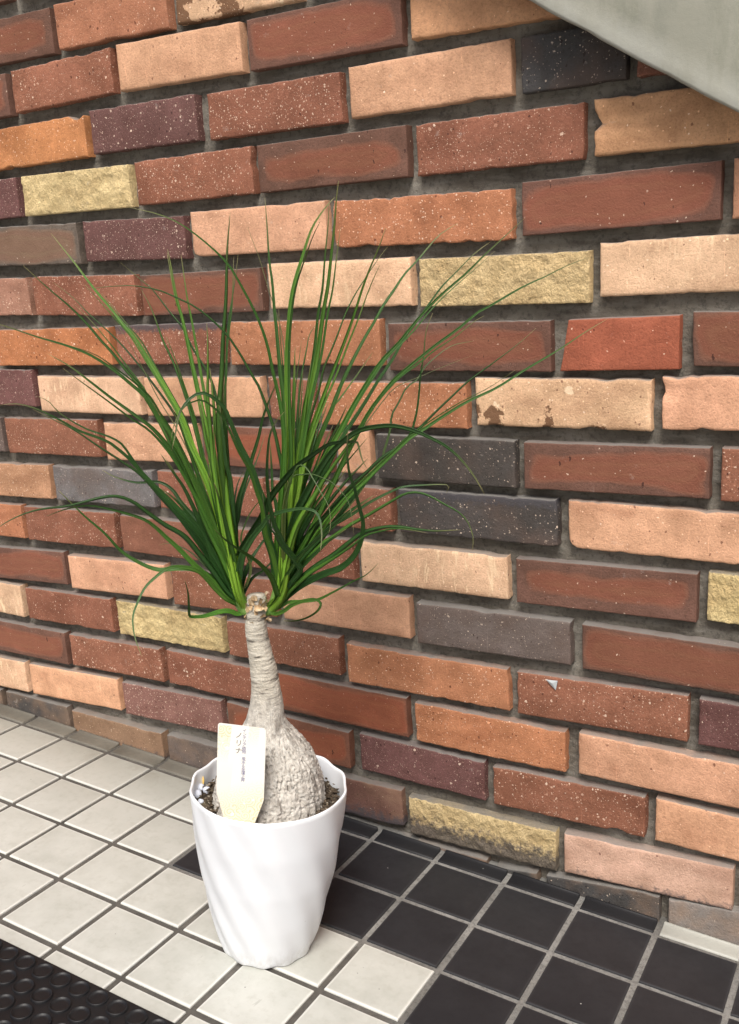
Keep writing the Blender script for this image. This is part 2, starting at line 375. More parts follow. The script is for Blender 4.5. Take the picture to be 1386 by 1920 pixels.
BRICKS = [
(-1,-1.3362,-1.1427,1.1409,1.1409,'B'),
(-1,-1.1395,-0.9733,1.1409,1.1409,'T'),
(0,-1.2900,-1.0714,1.0644,1.0621,'B'),
(0,-1.0693,-0.8676,1.0642,1.0620,'T'),
(0,-0.8633,-0.6761,1.0638,1.0623,'S'),
(1,-1.4145,-1.1732,0.9936,0.9940,'B'),
(1,-1.1699,-0.9751,0.9954,0.9989,'R'),
(1,-0.9685,-0.7630,0.9992,0.9963,'O'),
(1,-0.7558,-0.5428,0.9954,0.9947,'B'),
(1,-0.5348,-0.3362,0.9976,0.9947,'O'),
(2,-1.2832,-1.0327,0.9226,0.9243,'T'),
(2,-1.0297,-0.8455,0.9259,0.9250,'P'),
(2,-0.8265,-0.6245,0.9230,0.9228,'R'),
(2,-0.6187,-0.4160,0.9255,0.9266,'O'),
(2,-0.4076,-0.2917,0.9258,0.9265,'D'),
(2,-0.2849,-0.1729,0.9263,0.9263,'R'),
(3,-1.4399,-1.1815,0.8549,0.8541,'P'),
(3,-1.1792,-0.9658,0.8547,0.8523,'Y'),
(3,-0.9601,-0.7625,0.8531,0.8535,'R'),
(3,-0.7551,-0.5417,0.8532,0.8544,'B'),
(3,-0.5349,-0.3358,0.8538,0.8541,'R'),
(3,-0.3285,-0.1653,0.8554,0.8548,'O'),
(4,-1.3157,-1.0746,0.7883,0.7817,'G'),
(4,-1.0683,-0.8753,0.7843,0.7792,'P'),
(4,-0.8726,-0.6590,0.7811,0.7798,'O'),
(4,-0.6513,-0.4167,0.7806,0.7759,'T'),
(4,-0.4093,-0.1998,0.7799,0.7832,'B'),
(4,-0.1898,-0.0402,0.7832,0.7848,'O'),
(5,-1.4374,-1.1887,0.7163,0.7113,'R'),
(5,-1.1864,-0.9779,0.7112,0.7055,'R'),
(5,-0.9720,-0.7614,0.7054,0.7070,'B'),
(5,-0.7555,-0.5431,0.7098,0.7079,'L'),
(5,-0.5382,-0.3302,0.7065,0.7054,'Y'),
(5,-0.3227,-0.1352,0.7115,0.7127,'L'),
(6,-1.2867,-1.0343,0.6349,0.6364,'T'),
(6,-1.0312,-0.8294,0.6371,0.6383,'R'),
(6,-0.8258,-0.5899,0.6373,0.6362,'T'),
(6,-0.5840,-0.3738,0.6305,0.6305,'B'),
(6,-0.3670,-0.2377,0.6316,0.6340,'C'),
(6,-0.2248,-0.0746,0.6374,0.6350,'B'),
(7,-1.4755,-1.2148,0.5733,0.5713,'P'),
(7,-1.2043,-0.9882,0.5644,0.5636,'L'),
(7,-0.9862,-0.7781,0.5635,0.5665,'O'),
(7,-0.7694,-0.6927,0.5643,0.5604,'R'),
(7,-0.6886,-0.4776,0.5604,0.5616,'T'),
(7,-0.4714,-0.2620,0.5664,0.5664,'S'),
(7,-0.2546,-0.0802,0.5690,0.5723,'O'),
(8,-1.5547,-1.3014,0.4931,0.4942,'G'),
(8,-1.2938,-1.0849,0.4940,0.4965,'R'),
(8,-1.0783,-0.8949,0.4935,0.4971,'O'),
(8,-0.8892,-0.6712,0.4959,0.4959,'B'),
(8,-0.6671,-0.6124,0.4970,0.4988,'O'),
(8,-0.6077,-0.4208,0.4936,0.4925,'D'),
(8,-0.4115,-0.2004,0.4934,0.4956,'B'),
(8,-0.1917,-0.0424,0.4941,0.4924,'R'),
(9,-1.4466,-1.2039,0.4165,0.4218,'T'),
(9,-1.1991,-0.9867,0.4216,0.4246,'G'),
(9,-0.9815,-0.7870,0.4245,0.4251,'R'),
(9,-0.7807,-0.5873,0.4251,0.4236,'R'),
(9,-0.5811,-0.3715,0.4245,0.4248,'D'),
(9,-0.3593,-0.1529,0.4252,0.4237,'O'),
(10,-1.5069,-1.2801,0.3468,0.3487,'T'),
(10,-1.2776,-1.0733,0.3487,0.3521,'R'),
(10,-1.0678,-0.8698,0.3506,0.3496,'B'),
(10,-0.8641,-0.6469,0.3496,0.3506,'R'),
(10,-0.6428,-0.4320,0.3507,0.3504,'L'),
(10,-0.4244,-0.2126,0.3489,0.3525,'B'),
(10,-0.2019,-0.0478,0.3562,0.3535,'Y'),
(11,-1.4415,-1.1974,0.2677,0.2780,'B'),
(11,-1.1925,-0.9829,0.2745,0.2802,'O'),
(11,-0.9776,-0.7882,0.2740,0.2790,'R'),
(11,-0.7745,-0.5682,0.2796,0.2787,'O'),
(11,-0.5628,-0.3570,0.2751,0.2775,'D'),
(11,-0.3426,-0.1306,0.2759,0.2728,'B'),
(12,-1.5580,-1.3098,0.2077,0.2058,'L'),
(12,-1.3072,-1.1050,0.2057,0.2087,'R'),
(12,-1.1004,-0.8863,0.2079,0.2072,'Y'),
(12,-0.8794,-0.6837,0.2067,0.2072,'R'),
(12,-0.6751,-0.4354,0.1992,0.2004,'T'),
(12,-0.4269,-0.2194,0.1995,0.2041,'R'),
(12,-0.2070,-0.0386,0.2039,0.2055,'P'),
(13,-1.4597,-1.2212,0.1335,0.1331,'B'),
(13,-1.2163,-1.0097,0.1347,0.1388,'R'),
(13,-1.0053,-0.8121,0.1391,0.1351,'R'),
(13,-0.8055,-0.5854,0.1351,0.1329,'B'),
(13,-0.5733,-0.3639,0.1306,0.1297,'T'),
(13,-0.3477,-0.1190,0.1339,0.1321,'O'),
(14,-1.5666,-1.3310,0.0587,0.0617,'L'),
(14,-1.3283,-1.1141,0.0617,0.0689,'O'),
(14,-1.1094,-0.8995,0.0665,0.0709,'P'),
(14,-0.8955,-0.6808,0.0709,0.0634,'B'),
(14,-0.6633,-0.4749,0.0669,0.0638,'P'),
(14,-0.4629,-0.2655,0.0624,0.0649,'R'),
(14,-0.2541,-0.0718,0.0648,0.0606,'O'),
(15,-1.6136,-1.4065,-0.0031,-0.0040,'K'),
(15,-1.4009,-1.2390,-0.0041,-0.0070,'K'),
(15,-1.2352,-1.0282,-0.0070,-0.0097,'K'),
(15,-1.0249,-0.8319,-0.0097,-0.0111,'K'),
(15,-0.8270,-0.5983,-0.0112,-0.0103,'K'),
(15,-0.5900,-0.3742,-0.0155,-0.0145,'Y'),
(15,-0.3678,-0.1604,-0.0122,-0.0043,'O'),
(15,-0.1521,0.0159,-0.0082,-0.0067,'R'),
(16,-0.4624,-0.3951,-0.0882,-0.0813,'K'),
(16,-0.3922,-0.2427,-0.0810,-0.0656,'K'),
(16,-0.2362,-0.0531,-0.0678,-0.0521,'K'),
]
rows = {}
for bk in BRICKS: rows.setdefault(bk[0], []).append(bk)
seed = 1
for r in rows:
    rw = rows[r]
    for k in range(len(rw) - 1):                       # every perpend keeps at least 11 mm of mortar
        if rw[k + 1][1] - rw[k][2] < 0.011: rw[k] = rw[k][:2] + (rw[k + 1][1] - 0.011,) + rw[k][3:]
    for idx, (rr, x0, x1, za, zb, t) in enumerate(rows[r]):
        put_brick(r, idx, x0, x1, za, zb, t, seed); seed += 1
# pale stone chip lodged in a red brick near the right edge
v0 = [(-0.008, 0, 0.004), (0.007, 0, 0.005), (0.0045, 0, -0.008), (0.001, -0.0016, 0.001)]
o = link('stone_chip', pymesh('stone_chip', v0, [(0, 3, 1), (1, 3, 2), (2, 3, 0)]), NT('pale_stone').fin((0.42, 0.45, 0.46), 0.7), wall, smooth=False)
o.matrix_local = WI @ Matrix.Translation((-0.3801, -0.0012, 0.2500))
# the wall goes on past the picture: bricks to the left, to the right and above
types = 'ORPTBDYLRBOT'
XL, XR = -2.05, 0.42
Z0R = 0.2936 + 0.7753
def filler(r, a, b):
    global seed
    x = a
    while x < b - 0.03:
        w = min(rng.choice((0.198, 0.203, 0.21, 0.15)), b - x)
        if b - (x + w) < 0.05: w = b - x
        z = Z0R - 0.072 * r
        put_brick(r, 99, x, x + w - 0.013, z, z, rng.choice(types) if r < 15 else 'K', seed); seed += 1
        x += w
for r in range(-4, 17):
    have = sorted(rows.get(r, []), key=lambda q: q[1])
    if not have:
        filler(r, XL, XR)
    else:
        filler(r, XL, have[0][1] - 0.013 + 0.013) if have[0][1] > XL + 0.05 else None
        if r != 16 or True: filler(r, have[-1][2] + 0.013, XR)
# everything farther off as one joined mass
def far_bricks():
    vs, fs = [], []
    def bx(x0, x1, z0, z1):
        k = len(vs); y = rng.uniform(-0.001, 0.001)
        vs.extend([(x0, y, z0), (x1, y, z0), (x1, y, z1), (x0, y, z1), (x0, 0.03, z0), (x1, 0.03, z0), (x1, 0.03, z1), (x0, 0.03, z1)])
        fs.extend([(k, k + 1, k + 2, k + 3), (k + 1, k + 5, k + 6, k + 2), (k + 3, k + 2, k + 6, k + 7), (k + 4, k, k + 3, k + 7), (k + 4, k + 5, k + 1, k)])
    for r in range(-22, 18):
        z = Z0R - 0.072 * r
        spans = [(-4.0, 2.6)] if r < -4 or r > 16 else [(-4.0, XL - 0.013), (XR + 0.0, 2.6)]
        for a, b in spans:
            x = a + rng.uniform(-0.1, 0)
            while x < b - 0.02:
                w = min(0.205, b - x); bx(x, x + w - 0.013, z, z + HB); x += w
    return pymesh('brick', vs, fs)
o = link('brick', far_bricks(), BM['rough'], wall, smooth=False, matrix=WI.copy())
o.color = (0.34, 0.15, 0.09, 1)
tag(o, kind='stuff')

def mortar_mesh():
    xs = np.arange(-1.75, 0.25, 0.0065); zs = np.arange(-0.14, 1.20, 0.0065)
    X, Z = np.meshgrid(xs, zs)
    rs = np.random.default_rng(5)
    def vn(sx, sz):
        a = rs.standard_normal((int(2.2 / sz) + 4, int(2.6 / sx) + 4))
        fx = (X - X.min()) / sx; fz = (Z - Z.min()) / sz
        ix, iz = fx.astype(int), fz.astype(int); tx, tz = fx - ix, fz - iz
        tx, tz = tx * tx * (3 - 2 * tx), tz * tz * (3 - 2 * tz)
        return (a[iz, ix] * (1 - tx) + a[iz, ix + 1] * tx) * (1 - tz) + (a[iz + 1, ix] * (1 - tx) + a[iz + 1, ix + 1] * tx) * tz
    Y = 0.0150 + 0.0010 * vn(0.05, 0.02) + 0.0007 * vn(0.014, 0.010) + 0.0005 * vn(0.0066, 0.0066)
    # the wall's mortar runs on flat past the picture
    X[:, 0] = -4.1; X[:, -1] = 2.7; Z[0, :] = -0.35; Z[-1, :] = 2.7
    Y[:, 0] = Y[:, -1] = 0.0155; Y[0, :] = Y[-1, :] = 0.0155
    co = np.stack([X, Y, Z], -1).reshape(-1, 3)
    nx, nzn = len(xs), len(zs)
    idx = np.arange(nx * nzn).reshape(nzn, nx)
    fc = np.stack([idx[:-1, :-1], idx[:-1, 1:], idx[1:, 1:], idx[1:, :-1]], -1).reshape(-1, 4)
    return pymesh('mortar', co.tolist(), fc.tolist())
link('mortar', mortar_mesh(), mortar_material(), wall, matrix=WI.copy())

# ------------------------------------------------------------------ tiled floor (a gentle ramp)
FO = Vector((-1.32303, -0.03597, 0.02173))
FR = Matrix(((0.99824, -0.01031, 0.05835), (0.00592, 0.99717, 0.07499), (-0.05896, -0.07452, 0.99548)))
FM = Matrix.Translation(FO) @ FR.to_4x4()
FN = Vector((0.05835, 0.07499, 0.99548))
TP = 0.098289
def ywall(x): return (0.03597 - 0.00592 * x) / 0.99717

def tile_material(name, c0, c1, edge, rough, spec):
    m = NT(name)
    v, oi, tc = m.objvec()
    n1, _ = m.noise(v, 22, 5, 0.62); n2, _ = m.noise(v, 90, 5, 0.65); n3, _ = m.noise(m.vmath('MULTIPLY', v, (1, 0.5, 1)), 260, 3, 0.7)
    col = m.mix(m.ramp(n1, [(0.28, 0.0), (0.72, 1.0)]), c0, c1)
    col = m.mix(m.math('MULTIPLY', m.math('SUBTRACT', oi.outputs['Random'], 0.5), 0.22), col, edge)
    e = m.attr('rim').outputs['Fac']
    # thin glaze and painted bevel highlight along the arris, dirt settled beside it
    col = m.mix(m.math('MULTIPLY', m.ramp(n2, [(0.50, 0.0), (0.74, 1.0)]), 0.22), col, m.mix(1.0, c0, (0.62, 0.58, 0.5), 'MULTIPLY'))
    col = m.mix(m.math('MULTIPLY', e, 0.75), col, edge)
    # scuffs and tiny specks
    sv = m.vmath('MULTIPLY', v, (1.0, 0.16, 1.0))
    f = m.math('MULTIPLY', m.ramp(m.noise(sv, 210, 2, 0.5)[0], [(0.70, 0.0), (0.74, 1.0)]), m.ramp(n1, [(0.5, 0.0), (0.6, 1.0)]))
    col = m.mix(m.math('MULTIPLY', f, 0.3), col, m.mix(1.0, c0, (0.45, 0.43, 0.4), 'MULTIPLY'))
    vo = m.voro(v, 60)
    f = m.math('MULTIPLY', m.math('LESS_THAN', vo.outputs['Distance'], 0.045), m.math('GREATER_THAN', m.sep(vo.outputs['Color'])[0], 0.86))
    col = m.mix(f, col, (0.045, 0.04, 0.035) if c0[0] > 0.2 else (0.5, 0.5, 0.47))
    # grime trodden towards the wall, as much as the object colour says
    dirt = m.math('SUBTRACT', 1.0, m.sep(oi.outputs['Color'])[0])
    side = m.step(m.sep(tc.outputs['Object'])[1], -0.06, 0.05)
    f = m.math('MULTIPLY', m.math('MULTIPLY', dirt, side), m.ramp(n1, [(0.25, 0.35), (0.7, 1.0)]))
    col = m.mix(f, col, m.mix(1.0, c0, (0.40, 0.37, 0.31), 'MULTIPLY'))
    rg = m.math('ADD', rough, m.math('MULTIPLY', m.math('SUBTRACT', n2, 0.5), 0.25))
    return m.fin(col, rg, m.bump(m.math('ADD', n3, m.math('MULTIPLY', n1, 1.5)), 0.10, 0.001), spec)
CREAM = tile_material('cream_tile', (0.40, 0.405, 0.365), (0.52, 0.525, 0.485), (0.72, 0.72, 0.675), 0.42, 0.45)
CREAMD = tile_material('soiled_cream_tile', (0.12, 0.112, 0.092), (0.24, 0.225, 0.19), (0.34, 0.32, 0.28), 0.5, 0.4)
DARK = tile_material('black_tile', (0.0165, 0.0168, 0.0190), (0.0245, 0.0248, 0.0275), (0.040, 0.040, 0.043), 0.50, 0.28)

def tile_mesh(sx, sy, th=0.006, bev=0.0013):
    def ring(ix, z): return [(-sx / 2 + ix, -sy / 2 + ix, z), (sx / 2 - ix, -sy / 2 + ix, z), (sx / 2 - ix, sy / 2 - ix, z), (-sx / 2 + ix, sy / 2 - ix, z)]
    vs = ring(0, -th) + ring(0, -bev) + ring(bev * 0.35, -bev * 0.3) + ring(bev, 0.0) + ring(bev + 0.0022, 0.0)
    fs = []
    for k in range(4):
        for i in range(4):
            a, b = k * 4 + i, k * 4 + (i + 1) % 4
            fs.append((a, b, b + 4, a + 4))
    fs.append((16, 17, 18, 19))
    me = pymesh('tile', vs, fs)
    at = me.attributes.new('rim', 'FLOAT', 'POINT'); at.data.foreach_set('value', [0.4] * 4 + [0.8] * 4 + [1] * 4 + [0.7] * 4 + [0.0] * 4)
    return me

def grout_material():
    m = NT('grout')
    tc = m.new('ShaderNodeTexCoord'); v = tc.outputs['Object']
    n1, _ = m.noise(v, 14, 5, 0.6); n2, _ = m.noise(v, 240, 5, 0.7)
    p = m.sep(v)
    dark_zone = m.attr('pale_joint').outputs['Fac']
    alt_tone = m.ramp(n1, [(0.3, (0.06, 0.055, 0.048)), (0.7, (0.13, 0.12, 0.106))])
    pale_joint = m.ramp(n1, [(0.3, (0.14, 0.137, 0.127)), (0.7, (0.27, 0.264, 0.248))])
    col = m.mix(dark_zone, alt_tone, pale_joint)  # paler joints between the black tiles, darker joints elsewhere
    col = m.mix(m.math('MULTIPLY', m.ramp(n2, [(0.38, 1.0), (0.52, 0.0)]), 0.45), col, (0.05, 0.047, 0.042))
    return m.fin(col, 0.9, m.bump(n2, 0.6, 0.0015), 0.25)

def is_dark(i, j):
    if j < 0: return 5 <= i <= 10
    if j <= 1: return i >= 5
    return i >= 9

def floor_mesh():
    vs, fs, nw = [], [], []
    s = TP / 4
    I0, I1, J0, J1 = -12 * 4, 24 * 4, -2, 14 * 4
    cols = list(range(I0, I1 + 1)); rws = list(range(J0, J1 + 1))
    for jj in rws:
        for ii in cols:
            x, y = ii * s, -jj * s
            if jj == J0: y = ywall(x) + 0.016
            vs.append((x, y, -0.0026))
            fi, fj = ii / 4, jj / 4
            near = [is_dark(math.floor(fi + a), math.floor(fj + b)) for a in (-0.13, 0.13) for b in (-0.13, 0.13)]
            nw.append(1.0 if all(near) else (0.55 if any(near) else 0.0))
    n = len(cols)
    for a in range(len(rws) - 1):
        for b in range(n - 1):
            fs.append((a * n + b, (a + 1) * n + b, (a + 1) * n + b + 1, a * n + b + 1))
    # the pavement beyond, out to the horizon
    k = len(vs); xa, xb, ya = cols[0] * s, cols[-1] * s, -rws[-1] * s
    yt = ywall(xa) + 0.016; yu = ywall(xb) + 0.016
    vs += [(-40, yt, -0.0026), (xa, yt, -0.0026), (xb, yu, -0.0026), (40, yu, -0.0026), (-40, ya, -0.0026), (xa, ya, -0.0026), (xb, ya, -0.0026), (40, ya, -0.0026), (-40, -60, -0.0026), (40, -60, -0.0026)]
    nw += [0.0] * 10
    fs += [(k, k + 4, k + 5, k + 1), (k + 2, k + 6, k + 7, k + 3), (k + 4, k + 8, k + 9, k + 7, k + 6, k + 5)]
    me = pymesh('floor', vs, fs)
    at = me.attributes.new('pale_joint', 'FLOAT', 'POINT'); at.data.foreach_set('value', nw)
    return me
floor = link('floor', floor_mesh(), grout_material(), matrix=FM, smooth=False)
tag(floor, 'ramped floor of square cream and black tiles with grey joints', kind='structure')

GAPX, GAPY = 0.0075, 0.0082
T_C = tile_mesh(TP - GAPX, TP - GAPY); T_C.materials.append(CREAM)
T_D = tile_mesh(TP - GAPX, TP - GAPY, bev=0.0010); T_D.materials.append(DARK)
for i in range(-5, 17):
    for j in range(0, 8):
        if i < 0 and j > 5: continue
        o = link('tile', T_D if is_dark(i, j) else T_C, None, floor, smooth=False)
        o.location = ((i + 0.5) * TP + rng.uniform(-0.0006, 0.0006), -(j + 0.5) * TP + rng.uniform(-0.0006, 0.0006), rng.uniform(-0.0003, 0.0004))
        dirt = {0: 0.8, 1: 0.35}.get(j, 0.08) * rng.uniform(0.7, 1.2) if i < 5 or j > 1 else 0.0
        o.color = (1 - min(1, dirt), 1, 1, 1)
        o.rotation_euler = (rng.uniform(-0.003, 0.003), rng.uniform(-0.003, 0.003), rng.uniform(-0.004, 0.004))
# narrow coved pieces where the floor meets the wall
def cove_mesh(i):
    xa, xb = i * TP + GAPX / 2, (i + 1) * TP - GAPX / 2
    vs, fs = [], []
    prof = [(0.0, -0.006), (0.0, -0.001), (0.04, -0.0002), (0.15, 0.0), (0.45, 0.0002), (0.70, 0.0005), (0.85, 0.0012), (0.94, 0.0022), (0.985, 0.0034), (0.985, -0.006)]
    y0 = GAPY / 2
    for x in (xa, xa + 0.0012, (xa + xb) / 2, xb - 0.0012, xb):
        dz = -0.0012 if x in (xa, xb) else 0.0
        for (t, z) in prof: vs.append((x - (xa + xb) / 2, y0 + (ywall(x) - 0.0022 - y0) * t, z + (dz if z > -0.003 else 0)))
    n = len(prof)
    for a in range(4):
        for b in range(n - 1): fs.append((a * n + b, (a + 1) * n + b, (a + 1) * n + b + 1, a * n + b + 1))
    fs.append(tuple(range(n))); fs.append(tuple(reversed(range(4 * n, 5 * n))))
    me = pymesh('tile', vs, fs); fix_normals(me)
    at = me.attributes.new('rim', 'FLOAT', 'POINT'); at.data.foreach_set('value', [0.0] * len(vs))
    return me
for i in range(-5, 17):
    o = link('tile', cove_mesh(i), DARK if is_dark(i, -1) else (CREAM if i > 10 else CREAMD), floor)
    o.location = ((i + 0.5) * TP, 0, 0)
    o.color = (0.35, 1, 1, 1)
# tiles farther off, one joined mass
vs, fs = [], []
def far_tile(i, j):
    k = len(vs); g = 0.004
    x0, x1, y0, y1 = i * TP + g, (i + 1) * TP - g, -(j + 1) * TP + g, -j * TP - g
    vs.extend([(x0, y0, 0), (x1, y0, 0), (x1, y1, 0), (x0, y1, 0), (x0, y0, -0.005), (x1, y0, -0.005), (x1, y1, -0.005), (x0, y1, -0.005)])
    fs.extend([(k, k + 1, k + 2, k + 3), (k, k + 4, k + 5, k + 1), (k + 1, k + 5, k + 6, k + 2), (k + 2, k + 6, k + 7, k + 3), (k + 3, k + 7, k + 4, k)])
for i in range(-26, 40):
    for j in range(0, 45):
        if -5 <= i < 17 and j < 8 and not (i < 0 and j > 5): continue
        far_tile(i, j)
me = pymesh('tile', vs, fs)
at = me.attributes.new('rim', 'FLOAT', 'POINT')
o = link('tile', me, CREAM, floor, smooth=False)
tag(o, kind='stuff')

# ------------------------------------------------------------------ concrete stair edge, upper right
def concrete_material():
    m = NT('concrete')
    tc = m.new('ShaderNodeTexCoord'); v = tc.outputs['Object']
    n1, _ = m.noise(v, 7, 5, 0.6); n2, _ = m.noise(m.vmath('MULTIPLY', v, (1, 1, 0.35)), 30, 5, 0.6); n3, _ = m.noise(v, 300, 4, 0.7)
    col = m.ramp(n1, [(0.3, (0.205, 0.205, 0.168)), (0.7, (0.285, 0.283, 0.235))])
    col = m.mix(m.math('MULTIPLY', m.ramp(n2, [(0.5, 0.0), (0.7, 1.0)]), 0.55), col, (0.15, 0.157, 0.13))
    big = m.noise(m.vmath('MULTIPLY', v, (1.6, 1, 0.5)), 13, 6, 0.7)[0]
    col = m.mix(m.math('MULTIPLY', m.ramp(big, [(0.50, 0.0), (0.62, 1.0)]), 0.4), col, (0.16, 0.165, 0.125))
    vo = m.voro(v, 90)
    f = m.math('MULTIPLY', m.math('LESS_THAN', vo.outputs['Distance'], 0.10), m.math('GREATER_THAN', m.sep(vo.outputs['Color'])[0], 0.93))
    col = m.mix(m.math('MULTIPLY', f, 0.6), col, (0.62, 0.62, 0.58))
    e = m.attr('alt_tone').outputs['Fac']
    col = m.mix(m.math('MULTIPLY', e, m.ramp(n2, [(0.35, 0.25), (0.6, 0.75)])), col, (0.40, 0.40, 0.36))  # paler colour along the lower edge and its bevel
    return m.fin(col, 0.85, m.bump(m.math('ADD', n3, n2), 0.25, 0.0015), 0.25)
def stringer():
    A = Vector((-0.3843, 0, 1.0058)); B = Vector((-0.1785, 0, 0.8752))
    d = (B - A).normalized(); up = Vector((-d.z, 0, d.x)) if d.x > 0 else Vector((d.z, 0, -d.x))
    if up.z < 0: up = -up
    a0 = A - d * 1.4; n = 150; L = 2.3
    lines = [(0.0, -0.006), (0.0, -0.0415), (0.0014, -0.0442), (0.004, -0.045), (0.012, -0.0452), (0.03, -0.045), (0.30, -0.045), (0.30, -0.006)]
    alt_tone = [0, 0.3, 1, 1, 0.8, 0.0, 0.0, 0]
    vs, fs, at = [], [], []
    for i in range(n + 1):
        t = L * i / n
        jag = abs(fbm(t, 3, 1, 60, 5)) * 0.0028 + max(0, nz(t, 9, 2, 30) - 0.4) * 0.010
        for k, (u, y) in enumerate(lines):
            p = a0 + d * t + up * (u + (jag if k < 3 else 0))
            vs.append((p.x, y + (0.0007 * nz(t, u, 4, 25) if 1 < k < 7 else 0), p.z)); at.append(alt_tone[k])
    m_ = len(lines)
    for i in range(n):
        for k in range(m_ - 1): fs.append((i * m_ + k, i * m_ + k + 1, (i + 1) * m_ + k + 1, (i + 1) * m_ + k))
        fs.append((i * m_ + m_ - 1, i * m_, (i + 1) * m_, (i + 1) * m_ + m_ - 1))
    fs.append(tuple(range(m_))); fs.append(tuple(reversed(range(n * m_, n * m_ + m_))))
    me = pymesh('stair_stringer', vs, fs); fix_normals(me)
    a = me.attributes.new('alt_tone', 'FLOAT', 'POINT'); a.data.foreach_set('value', at)
    return me
o = link('stair_stringer', stringer(), concrete_material())
tag(o, 'sloping grey concrete edge of a stair across the top right of the brick wall', 'stair')

# ------------------------------------------------------------------ rubber mat, lower left
def rubber_material():
    m = NT('black_rubber')
    tc = m.new('ShaderNodeTexCoord'); v = tc.outputs['Object']
    n1, _ = m.noise(v, 30, 4); n2, _ = m.noise(v, 500, 3, 0.7)
    col = m.mix(n1, (0.005, 0.005, 0.006), (0.010, 0.010, 0.011))
    vo = m.voro(v, 110)
    f = m.math('MULTIPLY', m.math('LESS_THAN', vo.outputs['Distance'], 0.10), m.math('GREATER_THAN', m.sep(vo.outputs['Color'])[0], 0.95))
    col = m.mix(m.math('MULTIPLY', f, 0.7), col, (0.3, 0.29, 0.27))
    return m.fin(col, m.math('ADD', 0.38, m.math('MULTIPLY', n1, 0.25)), m.bump(n2, 0.2, 0.0006), 0.4)
RUB = rubber_material()
mat_root = empty('rubber_mat')
mat_root.matrix_world = FM @ Matrix.Translation((0.56, -0.4222, 0.0006))
tag(mat_root, 'black rubber doormat with round raised rings at the lower left', 'mat')
def slab(x0, x1, y0, y1, t, bev=0.0015):
    def ring(ix, z): return [(x0 + ix, y0 + ix, z), (x1 - ix, y0 + ix, z), (x1 - ix, y1 - ix, z), (x0 + ix, y1 - ix, z)]
    vs = ring(0, 0) + ring(0, t - bev) + ring(bev * 0.3, t - bev * 0.3) + ring(bev, t)
    fs = [(k * 4 + i, k * 4 + (i + 1) % 4, k * 4 + 4 + (i + 1) % 4, k * 4 + 4 + i) for k in range(3) for i in range(4)] + [(12, 13, 14, 15), (3, 2, 1, 0)]
    return pymesh('sheet', vs, fs)
MT = 0.0062
link('sheet', slab(-0.75, 0.30, -0.62, 0.0, MT), RUB, mat_root, smooth=False)
def stud_mesh():
    prof = [(0.0118, -0.0005), (0.0114, 0.0016), (0.0108, 0.0024), (0.0102, 0.0018), (0.0097, 0.0006), (0.006, 0.0004), (0.0, 0.0003)]
    vs, fs = [], []
    N = 28
    for (r, z) in prof[:-1]:
        for k in range(N):
            a = 2 * math.pi * k / N; vs.append((r * math.cos(a), r * math.sin(a), z))
    vs.append((0, 0, 0.0003)); c = len(vs) - 1
    for p in range(len(prof) - 2):
        for k in range(N): fs.append((p * N + k, p * N + (k + 1) % N, (p + 1) * N + (k + 1) % N, (p + 1) * N + k))
    p = len(prof) - 2
    for k in range(N): fs.append((p * N + k, p * N + (k + 1) % N, c))
    return pymesh('stud', vs, fs)
STUD = stud_mesh(); STUD.materials.append(RUB)
for a in range(-8, 8):
    for b in range(0, 8):
        x = 0.4632 + 0.0271 * a + 0.001 * b - 0.56 + 0.0271
        y = -0.4380 - 0.0279 * b + 0.4222
        if x > 0.285: continue
        o = link('stud', STUD, None, mat_root)
        o.location = (x, y, MT + 0.0002)

# ------------------------------------------------------------------ white pot
PB = Vector((-0.63106, -0.28589, 0.0004))
zax = FN.normalized(); xax = Vector((0.866, 0.499, 0)); xax = (xax - zax * xax.dot(zax)).normalized(); yax = zax.cross(xax)
PM = Matrix.Translation(PB) @ Matrix((xax, yax, zax)).transposed().to_4x4()      # local y points away from the camera
PH = 0.2
def pot_r(t):
    pts = [(0, 0.0535), (0.08, 0.0585), (0.25, 0.0672), (0.5, 0.0772), (0.75, 0.0842), (1.0, 0.0885)]
    for (a, ra), (b, rb) in zip(pts, pts[1:]):
        if t <= b: return ra + (rb - ra) * (t - a) / (b - a)
    return pts[-1][1]
def pot_mesh():
    N, M = 192, 44; LOBE = 12
    vs, fs = [], []
    def ring(r, z, amp, tw, wave=0.0):
        for k in range(N):
            a = 2 * math.pi * k / N
            c = LOBE * (a + tw)
            s = math.cos(c)
            rr = r * (1 + amp * s); vs.append((rr * math.cos(a), rr * math.sin(a), z + wave * math.cos(c)))
    TW = 1.25
    rings = 0
    ring(0.001, 0.003, 0, 0); ring(0.046, 0.003, 0.0, 0); ring(0.0500, 0.0, 0.02, 0); ring(0.0525, 0.0012, 0.022, 0); rings = 4
    for i in range(M + 1):
        t = i / M
        ring(pot_r(t), 0.003 + (PH - 0.003) * t, 0.0105 + 0.009 * (1 - t) ** 3, TW * t, 0.0008 * max(0, t - 0.8) / 0.2); rings += 1
    for (dr, dz) in ((-0.0006, 0.0009), (-0.0018, 0.0012), (-0.0028, 0.0004)):
        ring(pot_r(1) + dr, PH + dz, 0.0105, TW, 0.0008); rings += 1
    for i in range(M, 4, -1):
        t = i / M
        ring(pot_r(t) - 0.0032, PH * t - 0.001, 0.0105, TW * t, 0.0008 * max(0, t - 0.8) / 0.2); rings += 1
    for p in range(rings - 1):
        for k in range(N): fs.append((p * N + k, p * N + (k + 1) % N, (p + 1) * N + (k + 1) % N, (p + 1) * N + k))
    return pymesh('flower_pot', vs, fs)
